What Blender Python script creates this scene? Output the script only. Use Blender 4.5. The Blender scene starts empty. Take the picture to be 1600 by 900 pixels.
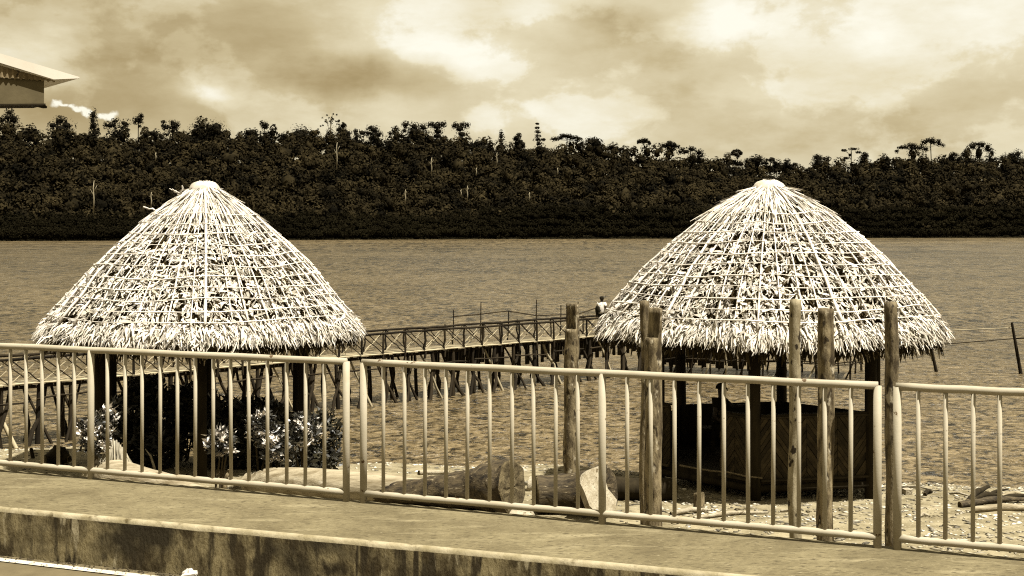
import bpy, math, random
import numpy as np
from mathutils import Vector, Matrix, noise as mnoise

random.seed(7); RNG = np.random.default_rng(7)
sc = bpy.context.scene
COL = sc.collection
R = math.radians

# ------------------------------------------------------------------ camera
HC = 5.7            # eye height above the water (z = 0)
HOR = 355.5         # horizon row in the 1600x900 photograph
FPX = 2000.0
cd = bpy.data.cameras.new('camera'); cam = bpy.data.objects.new('camera', cd); COL.objects.link(cam)
cam.location = (0, 0, HC); cam.rotation_euler = (R(90), 0, 0)
cd.sensor_width = 36; cd.lens = 45.0; cd.shift_y = -(450 - HOR) / 1600
cd.clip_start = .1; cd.clip_end = 6000
sc.camera = cam

# ------------------------------------------------------------------ world
SUN = Vector((.35, -.266, 1.0)).normalized()
sun_el = math.asin(SUN.z); sun_az = math.atan2(SUN.x, SUN.y)
w = bpy.data.worlds.new('World'); sc.world = w; w.use_nodes = True
nt = w.node_tree; N = nt.nodes; L = nt.links; N.clear()
def nd(t, **k):
    n = N.new(t)
    for a, v in k.items(): setattr(n, a, v)
    return n
def mth(op, a, b=None, c=None, clamp=False):
    n = nd('ShaderNodeMath', operation=op); n.use_clamp = clamp
    for i, v in enumerate((a, b, c)):
        if v is None: continue
        if isinstance(v, (int, float)): n.inputs[i].default_value = v
        else: L.new(v, n.inputs[i])
    return n.outputs[0]
out = nd('ShaderNodeOutputWorld'); bg = nd('ShaderNodeBackground'); L.new(bg.outputs[0], out.inputs[0])
sky = nd('ShaderNodeTexSky', sky_type='NISHITA'); sky.sun_disc = False
sky.sun_elevation = sun_el; sky.sun_rotation = sun_az; sky.dust_density = 3
bw = nd('ShaderNodeRGBToBW'); L.new(sky.outputs[0], bw.inputs[0])
tc = nd('ShaderNodeTexCoord')
def wnoise(scale, detail, rough, sx=1, sy=1, sz=2.2, dist=0.0, off=(0, 0, 0)):
    mp = nd('ShaderNodeMapping'); mp.inputs['Scale'].default_value = (sx, sy, sz); mp.inputs['Location'].default_value = off
    L.new(tc.outputs['Generated'], mp.inputs[0])
    n = nd('ShaderNodeTexNoise'); n.inputs['Scale'].default_value = scale; n.inputs['Detail'].default_value = detail
    n.inputs['Roughness'].default_value = rough; n.inputs['Distortion'].default_value = dist
    L.new(mp.outputs[0], n.inputs['Vector']); return n.outputs['Fac']
n1 = wnoise(5.5, 10, .58, dist=.1, off=(.3, 0, .13)); n2 = wnoise(17, 6, .6, sz=2.6, off=(4, 2, 1))
# bank-by-bank brightness: (px x, px y, radius x rad, radius z rad, amount)
warp = nd('ShaderNodeTexNoise'); warp.inputs['Scale'].default_value = 9; warp.inputs['Detail'].default_value = 6
L.new(tc.outputs['Generated'], warp.inputs['Vector'])
vs = nd('ShaderNodeVectorMath', operation='SUBTRACT'); L.new(warp.outputs['Color'], vs.inputs[0]); vs.inputs[1].default_value = (.5, .5, .5)
vm = nd('ShaderNodeVectorMath', operation='SCALE'); L.new(vs.outputs[0], vm.inputs[0]); vm.inputs['Scale'].default_value = .07
va = nd('ShaderNodeVectorMath', operation='ADD'); L.new(tc.outputs['Generated'], va.inputs[0]); L.new(vm.outputs[0], va.inputs[1])
def bank(px, py, rx, rz, amt, pw=1.0):
    v = Vector(((px - 800) / FPX, 1, (HOR - py) / FPX)).normalized()
    s = nd('ShaderNodeVectorMath', operation='SUBTRACT'); L.new(va.outputs[0], s.inputs[0]); s.inputs[1].default_value = v
    m = nd('ShaderNodeVectorMath', operation='MULTIPLY'); L.new(s.outputs[0], m.inputs[0]); m.inputs[1].default_value = (1 / rx, 1 / rx, 1 / rz)
    ln = nd('ShaderNodeVectorMath', operation='LENGTH'); L.new(m.outputs[0], ln.inputs[0])
    f = mth('SUBTRACT', 1.0, ln.outputs['Value'], clamp=True)
    f = mth('SMOOTHSTEP', 0.0, 1.0, f) if False else mth('MULTIPLY', mth('MULTIPLY', f, f), mth('SUBTRACT', 3.0, mth('MULTIPLY', f, 2.0)))
    return mth('MULTIPLY', f, amt)
acc = None
for b in [(1205, 10, .10, .05, .16), (1130, 45, .045, .035, .14), (1370, 70, .055, .03, .05), (980, 62, .10, .045, -.11),
          (640, 50, .09, .045, .12), (740, 95, .08, .03, .14), (570, 118, .11, .022, -.20), (230, 120, .22, .045, -.17),
          (180, 20, .25, .06, -.11), (325, 148, .04, .014, .22), (30, 75, .05, .04, .14), (1560, 90, .06, .03, .05),
          (420, 50, .07, .03, -.08), (1540, 20, .12, .04, .10), (800, 190, .35, .03, .08), (1450, 170, .1, .03, -.08),
          (60, 170, .12, .03, -.14), (860, 25, .05, .03, .10), (1330, 150, .12, .02, .06)]:
    f = bank(*b); acc = f if acc is None else mth('ADD', acc, f)
base = mth('ADD', .66, mth('MULTIPLY', mth('SUBTRACT', n1, .5), .46))
base = mth('ADD', base, mth('MULTIPLY', mth('SUBTRACT', n2, .5), .26))
base = mth('ADD', base, acc)
def sstep(v, a_, b_):
    x = nd('ShaderNodeMapRange'); x.interpolation_type = 'SMOOTHSTEP'; x.inputs[1].default_value = a_; x.inputs[2].default_value = b_; L.new(v, x.inputs[0]); return x.outputs[0]
n3 = wnoise(9, 9, .58, sz=1.5, dist=.15, off=(7, 1, 2)); n4 = wnoise(5.5, 9, .6, sz=2.6, dist=.1, off=(1, 8, 5))
base = mth('ADD', base, mth('MULTIPLY', sstep(mth('ADD', n3, mth('MULTIPLY', acc, .45)), .50, .57), .12))
base = mth('SUBTRACT', base, mth('MULTIPLY', sstep(mth('SUBTRACT', n4, mth('MULTIPLY', acc, .30)), .50, .64), .10))
# narrow bright torn cloud low on the left
vm2 = nd('ShaderNodeVectorMath', operation='SCALE'); wp2 = nd('ShaderNodeTexNoise'); wp2.inputs['Scale'].default_value = 90; wp2.inputs['Detail'].default_value = 4
L.new(tc.outputs['Generated'], wp2.inputs['Vector']); vs2 = nd('ShaderNodeVectorMath', operation='SUBTRACT'); L.new(wp2.outputs['Color'], vs2.inputs[0]); vs2.inputs[1].default_value = (.5, .5, .5)
L.new(vs2.outputs[0], vm2.inputs[0]); vm2.inputs['Scale'].default_value = .014
va = nd('ShaderNodeVectorMath', operation='ADD'); L.new(tc.outputs['Generated'], va.inputs[0]); L.new(vm2.outputs[0], va.inputs[1])
def streak(px, py, rx, rz):
    return bank(px, py, rx, rz, 1.5)
st = None
for s_ in [(px_, 161 + (px_ - 85) * .27, .0052, .0026 + .0008 * math.sin(px_)) for px_ in (90, 98, 110, 117, 124, 132, 139)] + [(163, 184, .0055, .0032), (172, 182, .006, .004)]:
    f = streak(*s_); st = f if st is None else mth('MAXIMUM', st, f)
rp = nd('ShaderNodeValToRGB'); L.new(base, rp.inputs[0])
cr = rp.color_ramp
cr.elements[0].position = .10; cr.elements[0].color = (.22, .163, .066, 1)
cr.elements[1].position = .95; cr.elements[1].color = (1.0, .98, .86, 1)
for p, c in [(.32, (.38, .288, .145)), (.52, (.56, .465, .278)), (.74, (.78, .70, .495))]:
    e = cr.elements.new(p); e.color = (*c, 1)
mx = nd('ShaderNodeMix', data_type='RGBA'); L.new(mth('MULTIPLY', st, 1.0, clamp=True), mx.inputs['Factor'])
L.new(rp.outputs[0], mx.inputs['A']); mx.inputs['B'].default_value = (1, .97, .82, 1)
# the clear-sky light (luminance only: the photograph is sepia) carries a little of the brightness
lum = mth('MULTIPLY', bw.outputs[0], .02)
sep = nd('ShaderNodeMix', data_type='RGBA'); sep.blend_type = 'ADD'; sep.inputs['Factor'].default_value = 1
cmb = nd('ShaderNodeCombineColor'); L.new(lum, cmb.inputs[0]); L.new(mth('MULTIPLY', lum, .85), cmb.inputs[1]); L.new(mth('MULTIPLY', lum, .45), cmb.inputs[2])
L.new(mx.outputs['Result'], sep.inputs['A']); L.new(cmb.outputs[0], sep.inputs['B'])
scl = nd('ShaderNodeVectorMath', operation='SCALE'); L.new(sep.outputs['Result'], scl.inputs[0]); scl.inputs['Scale'].default_value = 3.15
L.new(scl.outputs[0], bg.inputs['Color']); bg.inputs['Strength'].default_value = .1

sl = bpy.data.lights.new('sun', 'SUN'); sl.energy = 5.0; sl.angle = R(.5); sl.color = (1, .965, .87)
so = bpy.data.objects.new('sun', sl); COL.objects.link(so)
so.rotation_euler = SUN.to_track_quat('Z', 'Y').to_euler(); so.location = (0, 0, 60)
sc.view_settings.view_transform = 'Standard'; sc.view_settings.look = 'None'
sc.view_settings.exposure = 1.6; sc.view_settings.gamma = 1
sc.render.engine = 'CYCLES'; sc.cycles.use_denoising = False; sc.cycles.filter_width = 1.15; sc.cycles.max_bounces = 6; sc.cycles.sample_clamp_indirect = 2; sc.cycles.sample_clamp_direct = 1.0

# ------------------------------------------------------------------ helpers
def U(x, y, Z):      # point seen at photo pixel (x, y) at distance Z
    return Vector(((x - 800) / FPX * Z, Z, HC - (y - HOR) / FPX * Z))
def G(x, y, z=0.0):  # point of the plane at height z seen at photo pixel (x, y)
    return U(x, y, (HC - z) * FPX / (y - HOR))

class MB:
    def __init__(s): s.v = []; s.f = []
    def box(s, c, h, rot=None):
        c = Vector(c); b = len(s.v)
        for i in range(8):
            p = Vector((h[0] * (1 if i & 1 else -1), h[1] * (1 if i & 2 else -1), h[2] * (1 if i & 4 else -1)))
            if rot is not None: p = rot @ p
            s.v.append(c + p)
        for f in ((0, 2, 3, 1), (4, 5, 7, 6), (0, 1, 5, 4), (2, 6, 7, 3), (0, 4, 6, 2), (1, 3, 7, 5)): s.f.append([b + i for i in f])
    def prism(s, pts, off):
        """closed polygon extruded by the vector off"""
        b = len(s.v); n = len(pts); off = Vector(off)
        s.v += [Vector(p) for p in pts] + [Vector(p) + off for p in pts]
        s.f.append([b + i for i in range(n)][::-1]); s.f.append([b + n + i for i in range(n)])
        for i in range(n): j = (i + 1) % n; s.f.append([b + i, b + j, b + n + j, b + n + i])
    def tube(s, pts, rad, n=8, cap=True, rfun=None, closed=False):
        pts = [Vector(p) for p in pts]; m = len(pts)
        if isinstance(rad, (int, float)): rad = [rad] * m
        b = len(s.v); up = None
        for i, p in enumerate(pts):
            if closed: t = (pts[(i + 1) % m] - pts[i - 1]).normalized()
            else: t = (pts[min(i + 1, m - 1)] - pts[max(i - 1, 0)]).normalized()
            if up is None: up = Vector((0, 0, 1)) if abs(t.z) < .9 else Vector((0, 1, 0))
            a = (up - t * up.dot(t)).normalized(); c = t.cross(a); up = a
            for k in range(n):
                an = 2 * math.pi * k / n
                r_ = rad[i] * (rfun(i, k) if rfun else 1)
                s.v.append(p + (a * math.cos(an) + c * math.sin(an)) * r_)
        rng = m if closed else m - 1
        for i in range(rng):
            i2 = (i + 1) % m
            for k in range(n):
                k2 = (k + 1) % n
                s.f.append([b + i * n + k, b + i * n + k2, b + i2 * n + k2, b + i2 * n + k])
        if cap and not closed:
            s.f.append([b + k for k in range(n)][::-1]); s.f.append([b + (m - 1) * n + k for k in range(n)])
    def quadstrip(s, rows):
        b = len(s.v)
        for a, c in rows: s.v += [Vector(a), Vector(c)]
        for i in range(len(rows) - 1): s.f.append([b + 2 * i, b + 2 * i + 1, b + 2 * i + 3, b + 2 * i + 2])
    def mesh(s, name, smooth=False):
        me = bpy.data.meshes.new(name); me.from_pydata([tuple(v) for v in s.v], [], s.f); me.update()
        if smooth: me.polygons.foreach_set('use_smooth', [True] * len(me.polygons))
        return me

def np_mesh(name, verts, faces, smooth=False):
    """verts (n,3), faces (m,4) quads, or (m,3)"""
    me = bpy.data.meshes.new(name); k = faces.shape[1]
    me.vertices.add(len(verts)); me.vertices.foreach_set('co', verts.astype(np.float32).ravel())
    me.loops.add(faces.size); me.loops.foreach_set('vertex_index', faces.astype(np.int32).ravel())
    me.polygons.add(len(faces)); me.polygons.foreach_set('loop_start', np.arange(len(faces), dtype=np.int32) * k)
    me.polygons.foreach_set('loop_total', np.full(len(faces), k, dtype=np.int32))
    if smooth: me.polygons.foreach_set('use_smooth', np.ones(len(faces), dtype=bool))
    me.update(calc_edges=True); me.validate(); return me

ORG = {}
def thing(name, label, cat, loc, group=None):
    o = bpy.data.objects.new(name, None); COL.objects.link(o); o.location = loc; o.empty_display_size = .2
    o['label'] = label; o['category'] = cat
    if group: o['group'] = group
    ORG[o] = Vector(loc); return o
def link(name, me, m, parent=None, kind=None, label=None):
    o = bpy.data.objects.new(name, me); COL.objects.link(o)
    if m is not None and not me.materials: me.materials.append(m)
    if parent is not None: o.parent = parent
    if kind: o['kind'] = kind
    if label: o['label'] = label
    return o
def part(name, mb, m, parent, smooth=False, kind=None, label=None):
    """mesh given in world coordinates, stored relative to its thing"""
    org = ORG[parent]; me = mb.mesh(name, smooth) if isinstance(mb, MB) else mb
    if org.length > 0: me.transform(Matrix.Translation(-org))
    o = link(name, me, m, parent, kind, label); ORG[o] = org; return o
def solo(name, mb, m, label=None, cat=None, group=None, kind=None, smooth=False, loc=None):
    me = mb.mesh(name, smooth) if isinstance(mb, MB) else mb
    if loc is not None: me.transform(Matrix.Translation(-Vector(loc)))
    o = link(name, me, m, None, kind, label)
    if loc is not None: o.location = loc
    if cat: o['category'] = cat
    if group: o['group'] = group
    return o
def rnd(a, b): return random.uniform(a, b)

# ------------------------------------------------------------------ materials
KA = .60      # all surfaces share one scale, set against the exposure
def tone(c): r_, g_, b_ = c; return (r_ * KA, g_ * .965 * KA, b_ * (.90 + .12 * min(1, r_ * 1.6)) * KA)
def mat(name, c1, c2, scale=4., detail=5., rough=.85, bump=0., bscale=None, stretch=(1, 1, 1), spec=.2, lo=.35, hi=.65,
        spots=None, island=0., obrand=0., metallic=0., dist=0., trans=0.):
    m = bpy.data.materials.new(name); m.use_nodes = True; t = m.node_tree; n = t.nodes; l = t.links
    p = n['Principled BSDF']; p.inputs['Roughness'].default_value = rough; p.inputs['Specular IOR Level'].default_value = spec
    p.inputs['Metallic'].default_value = metallic
    co = n.new('ShaderNodeTexCoord'); mp = n.new('ShaderNodeMapping'); mp.inputs['Scale'].default_value = stretch
    l.new(co.outputs['Object'], mp.inputs[0])
    def nz(s, d, ds=0.):
        x = n.new('ShaderNodeTexNoise'); x.inputs['Scale'].default_value = s; x.inputs['Detail'].default_value = d
        x.inputs['Distortion'].default_value = ds; x.inputs['Roughness'].default_value = .62; l.new(mp.outputs[0], x.inputs['Vector']); return x.outputs['Fac']
    def ramp(src, stops):
        r_ = n.new('ShaderNodeValToRGB'); l.new(src, r_.inputs[0]); e = r_.color_ramp.elements
        e[0].position, e[0].color = stops[0][0], (*stops[0][1], 1); e[1].position, e[1].color = stops[-1][0], (*stops[-1][1], 1)
        for q, c in stops[1:-1]: x = e.new(q); x.color = (*c, 1)
        return r_.outputs[0]
    col = ramp(nz(scale, detail, dist), [(lo, tone(c1)), (hi, tone(c2))])
    if spots:                       # (colour, scale, threshold, softness, stretch-free detail)
        for sp in (spots if isinstance(spots, list) else [spots]):
            c, s_, th, sf = sp[:4]; c = tone(c)
            if len(sp) > 4:
                mp2 = n.new('ShaderNodeMapping'); mp2.inputs['Scale'].default_value = sp[4]; l.new(co.outputs['Object'], mp2.inputs[0])
                x = n.new('ShaderNodeTexNoise'); x.inputs['Scale'].default_value = s_; x.inputs['Detail'].default_value = 5
                l.new(mp2.outputs[0], x.inputs['Vector']); src = x.outputs['Fac']
            else: src = nz(s_, 4)
            f = ramp(src, [(th, (0, 0, 0)), (th + sf, (1, 1, 1))])
            mx = n.new('ShaderNodeMix'); mx.data_type = 'RGBA'; l.new(f, mx.inputs['Factor']); l.new(col, mx.inputs['A'])
            mx.inputs['B'].default_value = (*c, 1); col = mx.outputs['Result']
    def vary(src, amt):
        nonlocal col
        mr = n.new('ShaderNodeMapRange'); mr.inputs['To Min'].default_value = 1 - amt; mr.inputs['To Max'].default_value = 1 + amt
        l.new(src, mr.inputs['Value'])
        v = n.new('ShaderNodeVectorMath'); v.operation = 'SCALE'; l.new(col, v.inputs[0]); l.new(mr.outputs[0], v.inputs['Scale']); col = v.outputs[0]
    if island: g = n.new('ShaderNodeNewGeometry'); vary(g.outputs['Random Per Island'], island)
    if obrand: g = n.new('ShaderNodeObjectInfo'); vary(g.outputs['Random'], obrand)
    l.new(col, p.inputs['Base Color'])
    if bump:
        b = n.new('ShaderNodeBump'); b.inputs['Strength'].default_value = 1; b.inputs['Distance'].default_value = bump
        l.new(nz(bscale or scale * 3, 5), b.inputs['Height']); l.new(b.outputs[0], p.inputs['Normal'])
    if trans:
        tr = n.new('ShaderNodeBsdfTranslucent'); l.new(col, tr.inputs[0]); mxs = n.new('ShaderNodeMixShader'); mxs.inputs[0].default_value = trans
        l.new(p.outputs[0], mxs.inputs[1]); l.new(tr.outputs[0], mxs.inputs[2]); l.new(mxs.outputs[0], n['Material Output'].inputs[0])
    return m

m_paint = mat('cream_paint', (.37, .335, .235), (.44, .40, .29), 3, 5, .68, 0.0008, 60, spec=.22,
              spots=[((.10, .062, .025), 11, .655, .03), ((.35, .30, .19), 2.2, .56, .2)])
m_walk = mat('walkway_concrete', (.115, .094, .048), (.200, .170, .093), 1.6, 9, .9, .005, 45, lo=.35, hi=.66, dist=.4,
             spots=[((.28, .245, .15), 30, .64, .06, (1, 2.6, 1)), ((.085, .068, .032), 1.1, .56, .25), ((.26, .225, .13), 3.1, .56, .2, (.5, 2.2, 1)), ((.075, .06, .03), 34, .56, .08, (.5, 2.0, 1))])
_t = m_walk.node_tree; _n = _t.nodes; _l = _t.links      # fine broom lines along the walkway
_co = _n.new('ShaderNodeTexCoord'); _mp = _n.new('ShaderNodeMapping'); _mp.inputs['Rotation'].default_value = (0, 0, R(90 - 20 + 40))
_mp.inputs['Rotation'].default_value = (0, 0, -math.atan2(-math.cos(R(20)), -math.sin(R(20)))); _l.new(_co.outputs['Object'], _mp.inputs[0])
_w = _n.new('ShaderNodeTexWave'); _w.inputs['Scale'].default_value = 11; _w.inputs['Distortion'].default_value = 3.5; _w.inputs['Detail'].default_value = 4; _w.inputs['Detail Scale'].default_value = 2.5; _w.inputs['Detail Roughness'].default_value = .7
_l.new(_mp.outputs[0], _w.inputs['Vector'])
_p = _n['Principled BSDF']; _src = _p.inputs['Base Color'].links[0].from_socket
_r = _n.new('ShaderNodeMapRange'); _r.inputs['To Min'].default_value = .80; _r.inputs['To Max'].default_value = 1.14; _l.new(_w.outputs['Fac'], _r.inputs['Value'])
_v = _n.new('ShaderNodeVectorMath'); _v.operation = 'SCALE'; _l.new(_src, _v.inputs[0]); _l.new(_r.outputs[0], _v.inputs['Scale']); _l.new(_v.outputs[0], _p.inputs['Base Color'])
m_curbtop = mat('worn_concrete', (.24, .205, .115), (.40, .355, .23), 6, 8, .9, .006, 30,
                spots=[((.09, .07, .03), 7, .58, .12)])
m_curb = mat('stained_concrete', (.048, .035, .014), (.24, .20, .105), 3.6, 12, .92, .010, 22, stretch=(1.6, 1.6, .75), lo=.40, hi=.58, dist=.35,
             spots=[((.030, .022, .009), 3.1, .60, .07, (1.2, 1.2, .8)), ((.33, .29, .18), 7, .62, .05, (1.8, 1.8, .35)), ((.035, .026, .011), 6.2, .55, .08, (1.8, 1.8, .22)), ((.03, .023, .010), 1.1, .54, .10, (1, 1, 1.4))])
m_road = mat('asphalt', (.10, .08, .042), (.15, .122, .066), 3, 8, .92, .004, 60,
             spots=((.17, .14, .08), 45, .68, .05))
m_grit = mat('roadside_grit', (.035, .027, .012), (.16, .13, .07), 9, 8, .95, .012, 30)
m_line = mat('road_paint', (.50, .46, .33), (.66, .62, .48), 8, 6, .8, .001, 50, spots=((.14, .115, .06), 12, .64, .08))
m_sand = mat('beach_sand', (.12, .098, .05), (.31, .27, .165), 2.2, 10, .95, .03, 9, lo=.3, hi=.62,
             spots=[((.46, .42, .29), 16, .62, .05), ((.05, .038, .017), 13, .66, .05)])
m_pebble = mat('beach_litter', (.10, .08, .04), (.58, .54, .40), 1.5, 3, .9, island=.75)
m_drift = mat('driftwood', (.17, .135, .075), (.44, .39, .26), 3, 9, .85, .012, 14, stretch=(.5, 3, 3),
              spots=[((.10, .07, .03), 6, .62, .1), ((.52, .48, .35), 4, .6, .15)])
m_trunk_dk = mat('weathered_log', (.012, .008, .004), (.105, .080, .042), 4, 9, .85, .016, 14, stretch=(.6, 3, 3),
                 spots=((.35, .30, .19), 8, .63, .1))
m_endgrain = mat('broken_wood', (.045, .032, .013), (.15, .12, .062), 6, 9, .9, .03, 16)
m_palecut = mat('pale_cut_wood', (.26, .22, .14), (.46, .42, .30), 6, 9, .85, .02, 24, spots=((.12, .09, .045), 11, .60, .08))
m_post = mat('weathered_post', (.060, .043, .020), (.27, .22, .125), 5.0, 11, .8, .016, 16, stretch=(2, 2, .6), lo=.40, hi=.60, obrand=.12,
             spots=[((.035, .024, .010), 7.5, .58, .05, (1.5, 1.5, .7)), ((.46, .41, .28), 9, .60, .07, (1, 1, .6))])
m_postpale = mat('peeling_post', (.17, .135, .07), (.42, .37, .235), 5, 8, .8, .012, 14, stretch=(2, 2, .6),
                 spots=((.03, .02, .008), 9, .58, .05, (1.5, 1.5, .8)))
m_dark = mat('dark_timber', (.016, .012, .006), (.034, .026, .013), 4, 6, .9, .005, 20, stretch=(2, 2, .5), spec=.08)
m_weave = mat('woven_bamboo', (.026, .019, .009), (.062, .047, .024), 6, 6, .75, .004, 40, obrand=.38, spec=.1)
m_rib = mat('roof_stick', (.70, .66, .53), (.84, .80, .66), 3, 5, .7, .004, 30, obrand=.10)
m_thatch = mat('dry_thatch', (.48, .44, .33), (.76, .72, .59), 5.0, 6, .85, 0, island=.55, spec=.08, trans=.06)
m_under = mat('shade_dark_thatch', (.025, .018, .008), (.06, .044, .02), 7, 7, .95, .05, 14, spec=.05)  # inner layer: shade between the leaf strips put into a dark colour
m_jetty = mat('jetty_timber', (.012, .0085, .0045), (.034, .025, .013), 5, 5, .85, 0, obrand=.45, spec=.1)
m_jpale = mat('pale_pole', (.30, .255, .15), (.42, .37, .24), 4, 5, .8, 0, obrand=.3)
m_plank = mat('deck_plank', (.13, .105, .058), (.30, .26, .165), 4, 6, .85, .004, 30, obrand=.4)
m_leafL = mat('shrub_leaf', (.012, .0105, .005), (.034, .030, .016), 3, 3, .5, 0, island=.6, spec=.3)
m_leafS = mat('painted_glint_leaf', (.016, .014, .007), (.90, .85, .70), 3.2, 2, .38, 0, island=.35, spec=.6, lo=.53, hi=.58)  # pale patches paint sun glare on the front shrub leaves into their colour
m_leafP = mat('pale_leaf', (.34, .30, .19), (.55, .51, .38), 3, 4, .6, 0, island=.4)
m_stem = mat('bark', (.04, .03, .014), (.09, .07, .035), 6, 5, .9)
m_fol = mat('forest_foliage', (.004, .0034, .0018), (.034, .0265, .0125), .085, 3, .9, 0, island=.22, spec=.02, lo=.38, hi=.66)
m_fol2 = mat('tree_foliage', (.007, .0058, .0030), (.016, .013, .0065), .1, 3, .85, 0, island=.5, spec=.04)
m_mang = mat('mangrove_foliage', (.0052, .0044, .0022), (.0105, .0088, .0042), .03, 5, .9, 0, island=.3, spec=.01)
m_farbark = mat('pale_bark', (.22, .19, .12), (.40, .36, .24), .3, 4, .9, spec=.05)
m_farbarkd = mat('dark_bark', (.02, .016, .008), (.04, .032, .017), .3, 4, .9, spec=.05)
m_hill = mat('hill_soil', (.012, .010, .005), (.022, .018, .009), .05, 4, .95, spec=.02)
m_white = mat('painted_metal', (.64, .60, .47), (.72, .68, .55), 2, 5, .5, 0, spec=.35, spots=((.2, .15, .08), 11, .72, .04))
m_rust = mat('rusty_sheet', (.13, .095, .045), (.26, .205, .115), 4, 7, .8, .004, 20, spots=((.03, .02, .01), 8, .6, .06))
m_boxb = mat('fascia_board', (.085, .068, .033), (.12, .098, .05), 3, 6, .85, .002, 20)
m_shirt = mat('white_shirt', (.88, .85, .72), (.95, .92, .80), 6, 4, .9, 0)
m_skin = mat('dark_skin', (.03, .021, .012), (.045, .031, .018), 8, 3, .6, 0, spec=.2)
m_cloth = mat('dark_cloth', (.012, .010, .006), (.02, .017, .010), 8, 3, .95, 0, spec=.05)
m_paper = mat('white_litter', (.6, .57, .46), (.7, .67, .56), 8, 3, .8, 0)

# water
m_water = bpy.data.materials.new('water'); m_water.use_nodes = True
t = m_water.node_tree; n = t.nodes; l = t.links; p = n['Principled BSDF']
p.inputs['Roughness'].default_value = .24; p.inputs['IOR'].default_value = 1.33; p.inputs['Specular IOR Level'].default_value = .27
co = n.new('ShaderNodeTexCoord')
def wn(scale, detail, sx, sy, rough=.5, dist=0.):
    mp = n.new('ShaderNodeMapping'); mp.inputs['Scale'].default_value = (sx, sy, 1); l.new(co.outputs['Object'], mp.inputs[0])
    x = n.new('ShaderNodeTexNoise'); x.inputs['Scale'].default_value = scale; x.inputs['Detail'].default_value = detail
    x.inputs['Roughness'].default_value = rough; x.inputs['Distortion'].default_value = dist
    l.new(mp.outputs[0], x.inputs['Vector']); return x.outputs['Fac']
def mr(src, a, b, c, d):
    x = n.new('ShaderNodeMapRange'); x.inputs[1].default_value = a; x.inputs[2].default_value = b; x.inputs[3].default_value = c; x.inputs[4].default_value = d
    l.new(src, x.inputs[0]); return x.outputs[0]
def mm(op, a, b):
    x = n.new('ShaderNodeMath'); x.operation = op
    for i, v in enumerate((a, b)):
        if isinstance(v, (int, float)): x.inputs[i].default_value = v
        else: l.new(v, x.inputs[i])
    return x.outputs[0]
sep_ = n.new('ShaderNodeSeparateXYZ'); l.new(co.outputs['Object'], sep_.inputs[0])
def lerp_(a_, b_, f_):
    x = n.new('ShaderNodeMix'); x.data_type = 'FLOAT'; l.new(f_, x.inputs[0]); l.new(a_, x.inputs[2]); l.new(b_, x.inputs[3]); return x.outputs[0]
big = wn(.018, 4, 1, 1.4, .6); w1 = wn(3.0, 6, 1.0, .85, .66, 1.0); w2 = wn(1.4, 6, 1, .50, .66, 1.2); w3 = wn(.75, 6, 1, .26, .7, 1.5); w4 = wn(.34, 6, 1, .16, .72, 1.5)
y_ = sep_.outputs['Y']
wv = lerp_(lerp_(lerp_(w1, w2, mr(y_, 42, 75, 0, 1)), w3, mr(y_, 90, 170, 0, 1)), w4, mr(y_, 210, 330, 0, 1))
fac = mm('ADD', mm('MULTIPLY', big, .20), mm('MULTIPLY', wv, .80))
rw = n.new('ShaderNodeValToRGB'); l.new(fac, rw.inputs[0]); e = rw.color_ramp.elements  # dark wave faces and brighter crests painted into the base colour
e[0].position = .42; e[0].color = (.004, .0028, .001, 1); e[1].position = .60; e[1].color = (.118, .088, .046, 1)
e_ = rw.color_ramp.elements.new(.475); e_.color = (.048, .034, .015, 1)
vsc = n.new('ShaderNodeVectorMath'); vsc.operation = 'SCALE'; l.new(rw.outputs[0], vsc.inputs[0]); l.new(mm('MULTIPLY', mm('MULTIPLY', mr(y_, 26, 62, 1.38, .95), mr(y_, 110, 170, 1, .78)), mr(y_, 380, 480, 1, 1.35)), vsc.inputs['Scale'])   # lighter near shore, darker mid-way, lighter again far out
l.new(vsc.outputs[0], p.inputs['Base Color'])
h = mm('ADD', mm('MULTIPLY', wn(.8, 6, .7, 1.0, .6, .8), .75), mm('ADD', mm('MULTIPLY', wn(2.6, 4, .7, 1.2, .55, .8), .20), mm('MULTIPLY', wn(.25, 4, .8, .8, .6), .9)))
bp = n.new('ShaderNodeBump'); bp.inputs['Strength'].default_value = 1; bp.inputs['Distance'].default_value = 1.0
l.new(h, bp.inputs['Height']); l.new(bp.outputs[0], p.inputs['Normal'])

# ------------------------------------------------------------------ setting: water, beach, far shore
def shore_d(X, Y): return (29.6 - .2 * X + .35 * math.sin(X * .55 + 1) + .2 * math.sin(X * 1.7)) - Y   # metres inland of the waterline
def beach_z(X, Y):
    d = shore_d(X, Y)
    if d < 0: z = max(.17 * d, -1.2)
    else: z = .92 * (1 - math.exp(-d / 2.6)) + .004 * d
    if d > .8: z += .035 * mnoise.noise(Vector((X * .8, Y * .8, 0))) + .02 * mnoise.noise(Vector((X * 2.7, Y * 2.7, 3)))
    return z
xs = np.concatenate([np.linspace(-90, -16, 18), np.linspace(-15.5, 15.5, 150), np.linspace(16, 90, 18)])
ys = np.concatenate([np.linspace(-60, 12, 10), np.linspace(12.6, 34, 120), np.linspace(35, 45, 5)])
vv = np.array([(x, y, beach_z(x, y)) for y in ys for x in xs]); nx = len(xs)
ii, jj = np.meshgrid(np.arange(nx - 1), np.arange(len(ys) - 1)); a = (jj * nx + ii).ravel()
solo('beach', np_mesh('beach', vv, np.stack([a, a + 1, a + nx + 1, a + nx], 1), True), m_sand, kind='structure')
mb = MB(); mb.v = [Vector(q) for q in ((-2500, 20, 0), (2500, 20, 0), (2500, 3500, 0), (-2500, 3500, 0))]; mb.f = [[0, 1, 2, 3]]
solo('water', mb, m_water, kind='structure')
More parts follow.
